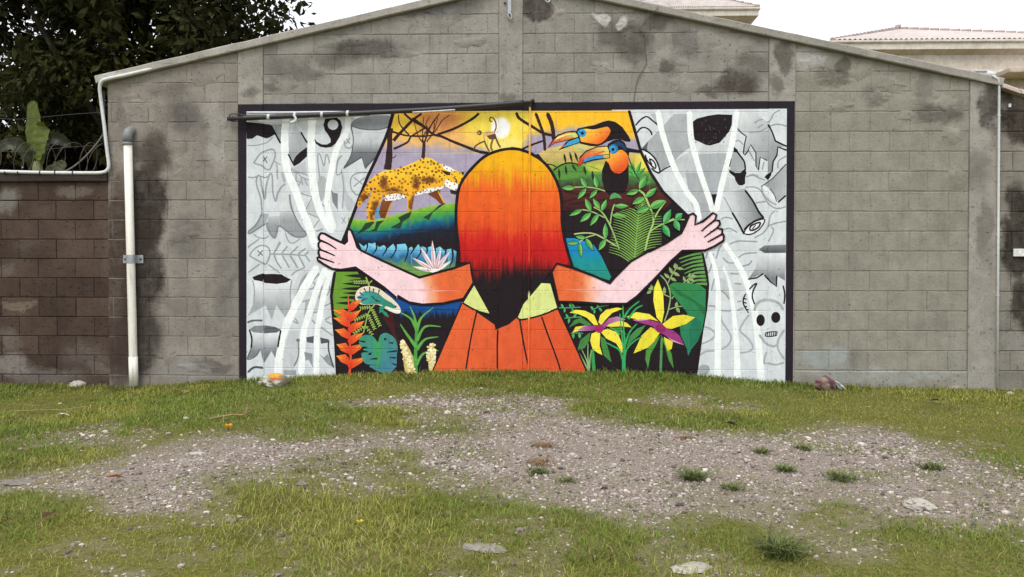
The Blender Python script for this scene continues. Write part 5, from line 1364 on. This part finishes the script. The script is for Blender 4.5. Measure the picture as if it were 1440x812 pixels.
# ------------------------------------------------------------------ houses beyond the wall
M_CREAM = concrete('stucco_cream', L(196, 186, 174), L(188, 178, 166), L(202, 193, 182), (), .1, .02)
M_TRIM = concrete('trim_cream', L(208, 200, 190), L(200, 191, 180), L(214, 207, 198), (), .05, .02)
M_SOFF = concrete('soffit_buff', L(188, 174, 160), L(180, 165, 150), L(196, 182, 168), (), .05, .02)
M_ROOF = concrete('roof_pink', L(196, 186, 182), L(186, 174, 170), L(203, 194, 190), (), .3, .04)
def house(label, D, pxl, pxr, py_eave, py_fas, apex, depth, over, pyl=None):
    """front eave from pxl to pxr at depth D; apex = (px, py) over the middle of the plan"""
    eL, eR = at_y(pxl, py_eave, D), at_y(pxr, py_eave, D); x0, x1, ze = eL.x, eR.x, (eL.z + eR.z) / 2
    zf = at_y(pxr, py_fas, D).z; y0, y1 = D, D + depth
    root = empty('house', ((x0 + x1) / 2, y0, -0.2), label, 'house')
    ap = at_y(apex[0], apex[1], D + depth * .5)
    box('wall', x0 + over, x1 - over, y0 + over, y1 - over, -.3, zf + .02, M_CREAM, root)
    box('gutter', x0 - .06, x1 + .06, y0 - .06, y1 + .06, ze - .10, ze, M_TRIM, root, .03)
    box('fascia', x0, x1, y0, y1, zf, ze - .104, M_TRIM, root)
    # sloping soffit from the fascia in to the wall
    zs = zf - over * .55
    v = [(x0, y0, zf), (x1, y0, zf), (x1, y1, zf), (x0, y1, zf), (x0 + over, y0 + over - .01, zs), (x1 - over, y0 + over - .01, zs), (x1 - over, y1 - over, zs), (x0 + over, y1 - over, zs)]
    o = pyd('soffit', [(a, b, c - .003) for a, b, c in v], [(0, 1, 5, 4), (1, 2, 6, 5), (2, 3, 7, 6), (3, 0, 4, 7)], M_SOFF); parent_keep(o, root)
    ym = (y0 + y1) / 2
    # roof with ribs running down each slope
    rv = []; rf = []
    cor = [(x0, y0), (x1, y0), (x1, y1), (x0, y1)]
    for s in range(4):
        a = np.array((*cor[s], ze + .003)); b = np.array((*cor[(s + 1) % 4], ze + .003)); t = np.array((ap.x, ym, ap.z))
        n = 60
        for i in range(n):
            for h_, u in ((0, i / n), (.05, (i + .5) / n)):
                p = a + (b - a) * u + np.array((0, 0, h_)); k = len(rv); rv.append(p)
        k0 = len(rv) - 2 * n; rv.append(b); rv.append(t); kt = len(rv) - 1
        for i in range(2 * n): rf.append((k0 + i, k0 + i + 1, kt))
    rf_o = pyd('roof', rv, rf, M_ROOF); parent_keep(rf_o, root)
    for s in range(4):
        a = np.array((*cor[s], ze + .02)); t = np.array((ap.x, ym, ap.z + .03)); Lh = np.linalg.norm(t - a); nn = int(Lh / .34)
        hv = []; hf = []
        for i in range(nn):
            p = a + (t - a) * i / nn; q = a + (t - a) * (i + .86) / nn
            tv, tf = tube_data([p, q], [.075, .055], 6); k = len(hv); hv += tv; hf += [tuple(z + k for z in w_) for w_ in tf]
        h_o = pyd('ridge_tiles', hv, hf, M_TILE); h_o['kind'] = 'stuff'; h_o.parent = rf_o; h_o.matrix_parent_inverse = Matrix.Identity(4)
    fin = tube('finial', [Vector((ap.x, ym, ap.z)), Vector((ap.x, ym, ap.z + .14))], .11, M_TILE, None, 8); fin.parent = rf_o
    return root, x0, x1, y0, zf
hr, x0, x1, y0, zf = house('cream house with pale pink hip roof rising behind the right slope of the gable', 18.0, 1170, 1606, 55.5, 67.5, (1263, 41), 9.0, .22)
yw = y0 + .22
box('string_course', x0 + .19, x1 - .19, yw - .08, yw - .002, at_y(1400, 103.5, yw).z, at_y(1400, 98.5, yw).z, M_TRIM, hr, .01)
box('awning', at_y(1396, 108, yw).x, at_y(1480, 108, yw).x, yw - .9, yw - .003, at_y(1400, 112, yw).z, at_y(1400, 105.5, yw).z, M_SOFF, hr, .02)
box('corner_pier', x0 + .23, x0 + .56, yw - .05, yw - .003, -.2, zf - .34, M_TRIM, hr, .01)
hc, x0, x1, y0, zf = house('smaller cream house with pinkish hip roof showing just right of the gable peak', 20.0, 872, 1067, 11, 22, (952, -14), 5.2, .42)
yw = y0 + .42
box('corner_pier', x1 - .68, x1 - .45, yw - .05, yw - .003, -.2, zf - .3, M_TRIM, hc, .01)
box('string_course', x0 + .40, x1 - .70, yw - .06, yw - .003, at_y(1000, 34, yw).z, at_y(1000, 31, yw).z, M_TRIM, hc, .01)
# ------------------------------------------------------------------ trees and plants beyond the low wall
M_LEAF = attr_mat('leaf_dark', 'tint', .7, .10, .25, 6, trans=.25)
M_BARK = concrete('bark_brown', (0.055, 0.042, 0.032), (0.03, 0.024, 0.02), (0.08, 0.065, 0.05), (), .9)
def leaf_cloud(cen, rad, n, size, r):
    """n leaves around each clump centre; two triangles per leaf, folded along the midrib"""
    cen = np.asarray(cen); m = len(cen)
    c = np.repeat(cen, n, 0); N = len(c)
    o = r.normal(0, 1, (N, 3)); o /= np.linalg.norm(o, axis=1)[:, None]; o *= (r.random((N, 1)) ** .5)
    p = c + o * np.repeat(np.asarray(rad), n)[:, None]
    d = o + r.normal(0, .6, (N, 3)) + np.array([0, 0, -.35]); d /= np.linalg.norm(d, axis=1)[:, None]
    q = np.cross(d, r.normal(0, 1, (N, 3))); q /= np.linalg.norm(q, axis=1)[:, None]
    nn = np.cross(d, q)
    ln = size * r.uniform(.6, 1.3, (N, 1)); w = ln * r.uniform(.20, .30, (N, 1))
    v = np.stack([p, p + d * ln * .5 + q * w + nn * w * .4, p + d * ln, p + d * ln * .5 - q * w + nn * w * .4], 1).reshape(-1, 3)
    b = np.arange(N)[:, None] * 4
    t = np.vstack([b + np.array([0, 1, 2]), b + np.array([0, 2, 3])])
    return v, t, N
def tree(label, base, trunk_h, crown_c, crown_r, nclump, nleaf, size, seed, dark, light, group, trunk_r=.2):
    r = np.random.default_rng(seed)
    root = empty('tree', base, label, 'tree', group)
    bx, by, bz = base; cc = np.array(crown_c); cr = np.array(crown_r)
    top = np.array([cc[0], cc[1], cc[2] + cr[2] * .5])
    tr = catmull([np.array(base) - np.array([0, 0, .2]), np.array([bx + .1, by, bz + trunk_h * .5]), np.array([bx * .6 + cc[0] * .4, by * .6 + cc[1] * .4, bz + trunk_h]), top], 6)
    tube('trunk', tr, list(np.linspace(trunk_r, trunk_r * .25, len(tr))), M_BARK, root, 10)
    u = r.normal(0, 1, (nclump, 3)); u /= np.linalg.norm(u, axis=1)[:, None]
    rr = r.random(nclump) ** .42
    cen = cc + u * cr * rr[:, None]
    for i in range(9):
        e = cen[r.integers(nclump)]; s = tr[r.integers(len(tr) // 2, len(tr) - 3)]
        mid = (s + e) / 2 + np.array([0, 0, -.15])
        tube('limb', catmull([s, mid, e], 5), list(np.linspace(trunk_r * .4, .02, 11)), M_BARK, root, 7)
    rad = r.uniform(.22, .5, nclump)
    v, t, N = leaf_cloud(cen, rad, nleaf, size, r)
    k = np.repeat(np.repeat(r.random(nclump), nleaf) * .6 + r.random(N) * .4, 4)[:, None]
    col = np.array(dark) * (1 - k) + np.array(light) * k
    col *= np.repeat(np.where(r.random(nclump) < .22, 2.1, 1.0), nleaf * 4)[:, None]
    me = np_mesh('crown', v, t, col); me.materials.append(M_LEAF)
    o = bpy.data.objects.new('crown', me); COL.objects.link(o); parent_keep(o, root)
    return root
DG, LGc = (0.009, 0.008, 0.003), (0.050, 0.054, 0.015)
TG = 'trees beyond the low wall'
tree('big dark broadleaf tree whose crown hangs over the low brown wall', (-5.6, 4.0, -.1), 2.6, (-5.85, 3.6, 5.05), (2.45, 1.7, 2.7), 225, 115, .145, 11, DG, LGc, TG, .22)
tree('dark leafy tree filling the gap behind the banana plant', (-8.6, 5.6, -.1), 1.8, (-8.6, 5.4, 3.6), (2.6, 1.3, 3.0), 170, 100, .15, 12, DG, (0.022, 0.019, 0.008), TG, .18)
tree('low shadowed tree close behind the gable corner', (-5.2, 7.2, -.1), 1.2, (-6.6, 7.0, 2.5), (2.6, 1.0, 2.2), 250, 120, .16, 13, (0.010, 0.010, 0.004), (0.026, 0.025, 0.009), TG, .14)

M_BAN = attr_mat('banana_leaf', 'tint', .45, .4, .12, 5, trans=.3)
def blade(name, path, width, col, parent, fold=.25, seed=1):
    r = np.random.default_rng(seed); p = catmull([np.array(q) for q in path], 8); n = len(p)
    t = np.gradient(p, axis=0); t /= np.linalg.norm(t, axis=1)[:, None]
    side = np.cross(t, np.array([0, -1, .25])); side /= np.linalg.norm(side, axis=1)[:, None]; nn = np.cross(side, t)
    u = np.linspace(0, 1, n); w = width * np.clip(np.sin(np.pi * np.clip(u * .93 + .05, 0, 1)) ** .55, .05, 1) * (1 + .10 * r.normal(0, 1, n))
    v = []
    for i in range(n):
        for s in (-1, -.5, 0, .5, 1): v.append(p[i] + side[i] * s * w[i] / 2 + nn[i] * abs(s) * fold * w[i] / 2 + np.array([0, r.normal(0, .004), 0]))
    f = []
    for i in range(n - 1):
        for k in range(4): f += [(i * 5 + k, i * 5 + k + 1, i * 5 + k + 6), (i * 5 + k, i * 5 + k + 6, i * 5 + k + 5)]
    c = np.tile(np.array(col), (len(v), 1)) * (1 + .15 * r.normal(0, 1, (len(v), 1)))
    me = np_mesh(name, v, f, np.clip(c, .005, 1), smooth=True); me.materials.append(M_BAN)
    o = bpy.data.objects.new(name, me); COL.objects.link(o); parent_keep(o, parent)
    return o
D_ = .75
bn = empty('banana_plant', (at_y(52, 300, D_).x, D_, -.1), 'pale green banana plant with a torn upright leaf behind the razor wire', 'plant')
q = lambda x, y, d=0: np.array(at_y(x, y, D_ + d))
tube('stem', [Vector((bn.location.x, D_, -.2)), at_y(53, 300, D_), at_y(53, 245, D_), at_y(52, 208, D_)], [.09, .08, .06, .03], plain('banana_stem', (.16, .17, .06), .6), bn, 10)
blade('leaf', [q(53, 240), q(52, 215), q(49, 180), q(46, 142)], .20, (.105, .138, .018), bn, .2, 1)
blade('leaf', [q(53, 225, -.05), q(57, 200, -.06), q(62, 180, -.05), q(60, 172, -.1)], .19, (.118, .152, .020), bn, .3, 2)
blade('leaf', [q(51, 250), q(42, 222, -.05), q(26, 204, -.08), q(2, 208, -.1), q(-18, 232, -.1)], .15, (.030, .036, .009), bn, .3, 3)
blade('leaf', [q(55, 235, .1), q(66, 200, .1), q(82, 196, .12), q(100, 206, .15)], .16, (.022, .027, .007), bn, .3, 4)
blade('leaf', [q(60, 262, -.05), q(72, 244, -.05), q(86, 234, -.05), q(92, 228, -.05)], .16, (.055, .064, .014), bn, .2, 5)
blade('leaf', [q(50, 262, .05), q(44, 240, .05), q(38, 226, .0), q(33, 222, .0)], .05, (.09, .10, .025), bn, .2, 6)

# ------------------------------------------------------------------ gravel
def ico(sub):
    bm = bmesh.new(); bmesh.ops.create_icosphere(bm, subdivisions=sub, radius=1)
    v = np.array([q_.co[:] for q_ in bm.verts]); f = np.array([[w_.index for w_ in fc.verts] for fc in bm.faces]); bm.free()
    return v, f
IV, IF = ico(1)
def project(x, y, z):
    d = np.c_[x, y, z] - np.array(CAM); dep = d @ np.array(_fw)
    return d @ np.array(_rt) / dep * F + W / 2, H / 2 - d @ np.array(_up) / dep * F, dep
def scatter(n, r):
    x = r.uniform(-7.6, 7.6, n); y = r.uniform(-7.0, -.02, n)
    px, py, dep = project(x, y, zg(x, y)); k = (px > -140) & (px < 1580) & (py < 900) & (dep > 1)
    return x[k], y[k], dep[k]
r = np.random.default_rng(21)
x, y, dep = scatter(380000, r); g = gravel(x, y)
k = r.random(len(x)) < np.where(g > .15, .9 * g, .003) * np.interp(dep, [2.5, 8.5], [1, .55]); x, y, g, dep = x[k], y[k], g[k], dep[k]
N = len(x); sz = np.minimum(.0034 + r.exponential(.0024, N), .019) * np.interp(dep, [2.5, 8.5], [.9, 1.35]) * np.interp(vnoise(x * 1.3, y * 1.3), [0, 1], [.75, 1.35])
base_v = IV[None] * (1 + r.uniform(-.28, .28, (24, len(IV), 1)))
sv = base_v[r.integers(0, 24, N)]
sc = sz[:, None] * np.c_[r.uniform(.8, 1.3, N), r.uniform(.7, 1.1, N), r.uniform(.4, .8, N)]
a = r.uniform(0, 2 * np.pi, N); ca_, sa_ = np.cos(a)[:, None], np.sin(a)[:, None]
vx = sv[:, :, 0] * sc[:, :1]; vy = sv[:, :, 1] * sc[:, 1:2]; vz = sv[:, :, 2] * sc[:, 2:]
V = np.stack([vx * ca_ - vy * sa_ + x[:, None], vx * sa_ + vy * ca_ + y[:, None], vz + (zg(x, y) + sc[:, 2] * .35)[:, None]], 2).reshape(-1, 3)
T = (np.arange(N)[:, None, None] * len(IV) + IF[None]).reshape(-1, 3)
pal = np.array([(.37, .32, .28), (.26, .215, .185), (.48, .43, .38), (.16, .13, .11), (.60, .55, .50), (.33, .25, .20), (.11, .095, .085)])
col = pal[r.choice(7, N, p=[.26, .22, .15, .14, .05, .11, .07])] * r.uniform(.75, 1.2, (N, 1))
me = np_mesh('gravel', V, T, np.repeat(col, len(IV), 0)); tag(mesh_obj('gravel', me, attr_mat('pebble', 'tint', .9, .2, .2, 90)), 'loose pinkish grey gravel spread across the worn lawn', 'gravel', kind='stuff')

# ------------------------------------------------------------------ grass
def blades(x, y, h, w, col, r, lean=.55):
    N = len(x); a = r.uniform(0, 2 * np.pi, N); d = np.c_[np.cos(a), np.sin(a)]; s = np.c_[-d[:, 1], d[:, 0]]
    z0 = zg(x, y) - .004; ln = h * r.uniform(.15, lean * 1.6, N)
    b = np.c_[x, y]
    m = b + d * (ln * .4)[:, None]; t = b + d * ln[:, None]
    V = np.empty((N, 5, 3))
    V[:, 0, :2] = b - s * (w * .5)[:, None]; V[:, 1, :2] = b + s * (w * .5)[:, None]; V[:, 2, :2] = m + s * (w * .42)[:, None]; V[:, 3, :2] = m - s * (w * .42)[:, None]; V[:, 4, :2] = t
    V[:, :2, 2] = z0[:, None]; V[:, 2:4, 2] = (z0 + h * .62)[:, None]; V[:, 4, 2] = z0 + h * r.uniform(.75, 1, N)
    T = (np.arange(N)[:, None, None] * 5 + np.array([[0, 1, 2], [0, 2, 3], [3, 2, 4]])[None]).reshape(-1, 3)
    return V.reshape(-1, 3), T, np.repeat(col, 5, 0)
def grass_col(x, y, r):
    N = len(x); n = fbm(x * 1.1 + 50, y * 1.1); n2 = fbm(x * 4 + 9, y * 4 + 70)
    gr = np.array([.165, .232, .036]); yl = np.array([.300, .305, .052]); dry = np.array([.46, .39, .17]); dk = np.array([.088, .125, .022])
    c = blend(np.tile(gr, (N, 1)), yl, np.clip(sst(.38, .62, n) * .75 + r.normal(0, .22, N), 0, 1))
    c = blend(c, dk, np.clip(sst(.55, .75, n2) * .6 + r.normal(0, .1, N), 0, .8))
    c = blend(c, dry, (r.random(N) < .10 + .12 * sst(.5, .7, n)) * r.uniform(.4, 1, N))
    return c * r.uniform(.8, 1.2, (N, 1))
r = np.random.default_rng(33)
x, y, dep = scatter(800000, r); g = gravel(x, y)
thin = sst(.32, .5, fbm(x * 1.7 + 11, y * 1.7 + 23))
spot = sst(.50, .64, fbm(x * 2.7 + 5, y * 2.7 + 60, 5))
keep = np.where(g < .1, .85 + .15 * thin, np.where(g < .9, (.75 - .7 * g) * (.4 + .6 * thin), (.02 + .55 * spot))) * np.interp(dep, [2.5, 5, 8.5], [1, .72, .55])
k = r.random(len(x)) < keep; x, y, g, dep = x[k], y[k], g[k], dep[k]; N = len(x)
hn = fbm(x * .9 + 4, y * .9 + 40); base_h = .011 + .020 * sst(.35, .7, hn)
wallg = sst(.55, .05, -y); base_h = base_h + wallg * .022 * (np.abs(x - .2) < 3.0) + wallg * .008
base_h = base_h * np.where(g > .25, .7, 1)
h = base_h * r.lognormal(0, .32, N); w = r.uniform(.0028, .0052, N) * np.interp(dep, [2.5, 8.5], [.75, 1.5])
V1, T1, C1 = blades(x, y, np.minimum(h, .12), w, grass_col(x, y, r), r, 1.1)
# taller wisps
x, y, dep = scatter(11000, r); g = gravel(x, y); tf = fbm(x * 1.5 + 70, y * 1.5 + 3)
k = (g < .5) & (tf > .52); x, y, dep = x[k], y[k], dep[k]; N = len(x)
V2, T2, C2 = blades(x, y, r.uniform(.03, .075, N), r.uniform(.003, .005, N), grass_col(x, y, r) * np.array([.85, 1.05, 1.0]), r, .7)
# a ragged fringe against the wall
N = 9000; x = r.uniform(-6.6, 6.6, N); y = -.03 - np.abs(r.normal(0, .07, N)); x = x[(x < 2.75) | (r.random(N) < .25)]; y = y[:len(x)]; N = len(x)
V3, T3, C3 = blades(x, y, r.uniform(.02, .075, N) * (.6 + .8 * fbm(x * 3, y)), r.uniform(.004, .008, N), grass_col(x, y, r) * .85, r, .4)
VV = np.vstack([V1, V2, V3]); TT = np.vstack([T1, T2 + len(V1), T3 + len(V1) + len(V2)]); CC = np.vstack([C1, C2, C3])
M_GRASS = attr_mat('grass_blade', 'tint', .6, .25, .12, 3, trans=.25)
me = np_mesh('grass', VV, TT, np.clip(CC, .005, .9)); tag(mesh_obj('grass', me, M_GRASS), 'short olive lawn grass growing up to the wall foot', 'grass', kind='stuff')

# ------------------------------------------------------------------ weeds in the gravel
r = np.random.default_rng(44)
for i, (px, py, w_, hh, kind) in enumerate(((1070, 637, 22, .05, 0), (1104, 662, 20, .06, 0), (1182, 674, 34, .08, 0), (975, 675, 24, .10, 0), (1030, 687, 26, .05, 0), (1129, 632, 16, .05, 0), (1312, 660, 26, .08, 0), (757, 665, 26, .05, 0), (765, 628, 30, .045, 1), (760, 652, 36, .05, 1), (795, 677, 24, .04, 0), (965, 617, 24, .035, 1), (1098, 780, 44, .12, 0))):
    c = gpt(px, py); n = 130 if hh < .1 else 240
    sp = w_ * .5 * (c - CAM).length / F
    x = c.x + np.clip(r.normal(0, sp * .5, n), -sp, sp); y = c.y + np.clip(r.normal(0, sp * .55, n), -sp, sp)
    cl_ = np.tile(np.array((.135, .165, .052) if kind == 0 else (.26, .16, .085)), (n, 1)) * r.uniform(.6, 1.5, (n, 1))
    hh *= .7
    v, t, c3 = blades(x, y, hh * r.uniform(.4, 1.1, n), r.uniform(.004, .009, n), cl_, r, 1.8)
    me = np_mesh('weed_tuft', v - np.array(c), t, c3); o = mesh_obj('weed_tuft', me, M_GRASS); o.location = c
    if py > 770: tag(o, 'taller bright green grass tuft at the lower edge of the gravel', 'weed')
    elif px == 975: tag(o, 'tallest upright green weed standing in the gravel', 'weed')
    elif px == 1312: tag(o, 'green weed tuft just behind the pale blocky stone', 'weed')
    elif px == 1182: tag(o, 'widest sprawling green weed tuft in the gravel', 'weed')
    elif kind: tag(o, 'dry brown weed tuft lying in the gravel', 'weed', 'brown weeds in the gravel')
    else: tag(o, 'small green weed tuft growing in the gravel', 'weed', 'green weeds in the gravel')

# ------------------------------------------------------------------ stones and litter
def stone(name, px, py, wpx, hfac, dfac, mat, label, seed, cat='stone', sink=.25, rot=0.0, group=None, colf=None, tilt=0.0, sub=3):
    r = np.random.default_rng(seed); c = gpt(px, py); s = wpx * .5 * (c - CAM).length / F
    v, f = ico(sub)
    fr_ = r.normal(0, 1, (7, 3)); fr_ /= np.linalg.norm(fr_, axis=1)[:, None]
    k = np.ones(len(v))
    for q_ in fr_: k = np.minimum(k, r.uniform(.62, .9) / np.maximum(v @ q_, .35))
    k *= 1 + .05 * np.sin(v @ np.array([9, 5, 7])) + .03 * r.normal(0, 1, len(v))
    v = v * k[:, None]; nv = v.copy()
    v = v * np.array([s, s * dfac, s * hfac]) * 1.15
    v = v @ np.array(Matrix.Rotation(tilt, 3, 'Y')).T @ np.array(Matrix.Rotation(rot, 3, 'Z')).T
    cols = colf(nv, r) if colf else None
    me = np_mesh(name, v, f, cols, 'paint'); me.materials.append(mat)
    o = bpy.data.objects.new(name, me); COL.objects.link(o)
    o.location = (c.x, c.y + s * dfac * .4, c.z + s * hfac * (1 - sink) * .9)
    return tag(o, label, cat, group)
M_ROCK = concrete('rock_pale', L(176, 170, 160), L(140, 133, 124), L(196, 191, 182), (), .8)
M_ROCK2 = concrete('rock_grey', L(136, 128, 120), L(104, 98, 94), L(170, 164, 158), (), .8)
M_ROCKP = attr_mat('rock_painted', 'paint', .8, .2, .25, 40, bump=.8)
def pcol(v, r):
    n = np.sin(v @ np.array([5.1, 2.2, 3.3])) * .25
    c = np.tile(np.array(L(176, 176, 166)), (len(v), 1)) * (1 + .15 * r.normal(0, 1, (len(v), 1)))
    c = blend(c, L(120, 112, 92), sst(.1, .5, np.sin(v @ np.array([7, -4, 3.]))))
    c = blend(c, L(196, 150, 62), sst(.42, .6, v[:, 2] + n * .6 - np.abs(v[:, 0] + .05) * .4))
    return blend(c, L(176, 66, 44), sst(.42, .2, np.hypot((v[:, 0] - .12) / .9, (v[:, 2] - .45) / .6) + n * .4))
def dcol(v, r):
    c = np.tile(np.array(L(132, 116, 104)), (len(v), 1))
    return blend(c, L(92, 58, 72), sst(.0, .5, np.sin(v @ np.array([6, 2, 2.])) + .3 * v[:, 0]))
def gcol(v, r):
    c = np.tile(np.array(L(120, 120, 124)), (len(v), 1))
    return blend(c, L(206, 206, 208), sst(.2, .7, np.sin(v @ np.array([4, 3, 7.]))))
stone('painted_stone', 384, 544, 36, .52, .75, M_ROCKP, 'rough stone splashed with red and yellow paint below the mural', 5, rot=.3, colf=pcol)
stone('stone', 367, 541, 9, .6, .8, M_ROCK, 'small pinkish stone beside the painted stone', 6)
stone('stone', 1161, 549, 27, .75, .7, M_ROCKP, 'brown stone streaked with purple against the wall foot', 7, colf=dcol)
stone('stone', 1180, 548, 24, .34, .7, M_ROCKP, 'grey and white stone slab leaning on the purple streaked stone', 8, colf=gcol, tilt=.62, sink=-.25)
stone('stone', 108, 546, 18, .55, .8, M_ROCK, 'white stone in the grass beside the drain pipe', 9)
stone('stone', 200, 541, 12, .5, .8, M_ROCK2, 'small grey stone at the foot of the drain pipe', 10)
stone('stone', 1343, 549, 20, .35, .8, M_ROCK2, 'flat grey stone in the grass near the gable end', 11)
stone('stone', 1422, 557, 8, .7, .9, M_ROCK, 'small white stone below the stained wall', 12)
stone('stone', 1297, 716, 36, .38, .8, M_ROCK, 'pale blocky stone at the right end of the gravel', 13, sink=.4)
stone('stone', 684, 774, 60, .10, .5, M_ROCK2, 'long flat pale slab sunk in the lawn', 15, sink=.7, rot=-.25)
stone('stone', 972, 802, 50, .12, .7, M_ROCK, 'rough white slab at the lower edge of the lawn', 16, sink=.65, rot=.5)
stone('stone', 275, 640, 16, .3, .7, M_ROCK, 'thin white stone lying across the gravel', 18, rot=-.2)
stone('stone', 20, 682, 34, .2, .7, M_ROCK2, 'flat greyish stone at the far end of the gravel tongue', 19, sink=.5)
stone('stone', 425, 684, 14, .5, .8, M_ROCK2, 'rounded buff stone on the gravel', 23)
stone('stone', 324, 736, 13, .5, .8, M_ROCK2, 'single buff stone lying in the lawn', 24)
for i, (px, py) in enumerate(((614, 610), (596, 602), (906, 690), (262, 590))):
    stone('pebble', px, py, 8, .5, .8, M_ROCK, 'loose white pebble lying on the ground', 60 + i, 'pebble', group='loose white pebbles', sub=2)
def petals(px, py, wpx, colr, label, seed):
    r = np.random.default_rng(seed); c = gpt(px, py); s = wpx * .5 * (c - CAM).length / F
    root = empty('fallen_flower', c + Vector((0, 0, .02)), label, 'flower')
    m = attr_mat('petal_' + str(seed), 'tint', .55, .3, .15, 30, trans=.3)
    for i in range(5):
        a = i * 2 * math.pi / 5 + r.uniform(-.2, .2); d = np.array([math.cos(a), math.sin(a), 0]); sd = np.array([-d[1], d[0], 0]); u = np.array([0, 0, 1.])
        v = [d * s * .05, d * s * .5 + sd * s * .38 + u * s * .45, d * s * 1.0 + sd * s * .25 + u * s * .75, d * s * 1.05 - sd * s * .2 + u * s * .7, d * s * .5 - sd * s * .38 + u * s * .5, d * s * .55 + u * s * .2]
        f = [(0, 1, 5), (1, 2, 5), (2, 3, 5), (3, 4, 5), (4, 0, 5)]
        me = np_mesh('petal', v, f, np.tile(np.array(colr) * r.uniform(.8, 1.1), (6, 1))); me.materials.append(m)
        o = bpy.data.objects.new('petal', me); COL.objects.link(o); o.parent = root
    o = tube('flower_base', [Vector((0, 0, -.02)), Vector((0, 0, s * .3))], [s * .12, s * .2], plain('sepal_' + str(seed), (.10, .12, .03), .7)); o.parent = root
petals(321, 606, 13, (.80, .38, .02), 'fallen orange yellow flower on the upper grass by a twig', 71)
petals(506, 742, 10, (.78, .66, .04), 'fallen lemon yellow flower on the near lawn', 72)
M_TWIG = plain('twig_dry', L(150, 128, 92), .9, .1, var=.3)
tw = empty('twig', gpt(320, 592), 'dry curved twig lying on the grass beside the orange flower', 'twig')
tp = [gpt(x_, y_) + Vector((0, 0, .03)) for x_, y_ in ((296, 595), (310, 592), (328, 589), (342, 589), (352, 583))]
tube('stem', catmull([np.array(p_) for p_ in tp], 5), list(np.linspace(.009, .004, 21)), M_TWIG, tw, 7)
tube('side_shoot', [tp[3], gpt(346, 587) + Vector((0, 0, .05)), gpt(349, 579) + Vector((0, 0, .06))], [.005, .004, .002], M_TWIG, tw, 6)
tag(tube('straw_stalk', catmull([np.array(gpt(x_, y_) + Vector((0, 0, .03))) for x_, y_ in ((10, 584), (50, 582), (90, 581), (125, 576))], 5), .004, M_TWIG), 'long pale dry stalk lying in the grass before the brown wall', 'stalk')
M_DLEAF = attr_mat('dead_leaf', 'tint', .8, .2, .2, 20)
for i, (px, py, s, cr_, lb) in enumerate(((1029, 603, .05, (.03, .025, .02), 'black dead leaf on the edge of the gravel'), (262, 556, .05, (.30, .22, .14), 'curled tan leaf on the grass below the left bay'), (161, 679, .05, (.34, .17, .09), 'reddish dead leaf on the gravel tongue'), (1314, 568, .04, (.05, .03, .02), 'dark dead leaf on the grass towards the gable end'), (68, 734, .04, (.09, .05, .03), 'brown dead leaf clump on the near lawn'), (90, 590, .05, (.5, .46, .36), 'bleached leaf scrap on the grass before the brown wall'))):
    c = gpt(px, py); rr_ = np.random.default_rng(90 + i); a = rr_.uniform(0, 6)
    d = np.array([math.cos(a), math.sin(a), 0]); sd = np.array([-d[1], d[0], 0]); u = np.array([0, 0, 1.])
    v = [d * -s, d * -.3 * s + sd * .5 * s + u * .5 * s, d * .5 * s + sd * .4 * s + u * .4 * s, d * s + u * .2 * s, d * .5 * s - sd * .4 * s + u * .5 * s, d * -.3 * s - sd * .5 * s + u * .3 * s, u * .15 * s]
    me = np_mesh('dead_leaf', v, [(0, 1, 6), (1, 2, 6), (2, 3, 6), (3, 4, 6), (4, 5, 6), (5, 0, 6)], np.tile(np.array(cr_), (7, 1))); o = mesh_obj('dead_leaf', me, M_DLEAF)
    o.location = c + Vector((0, 0, .025)); tag(o, lb, 'leaf')
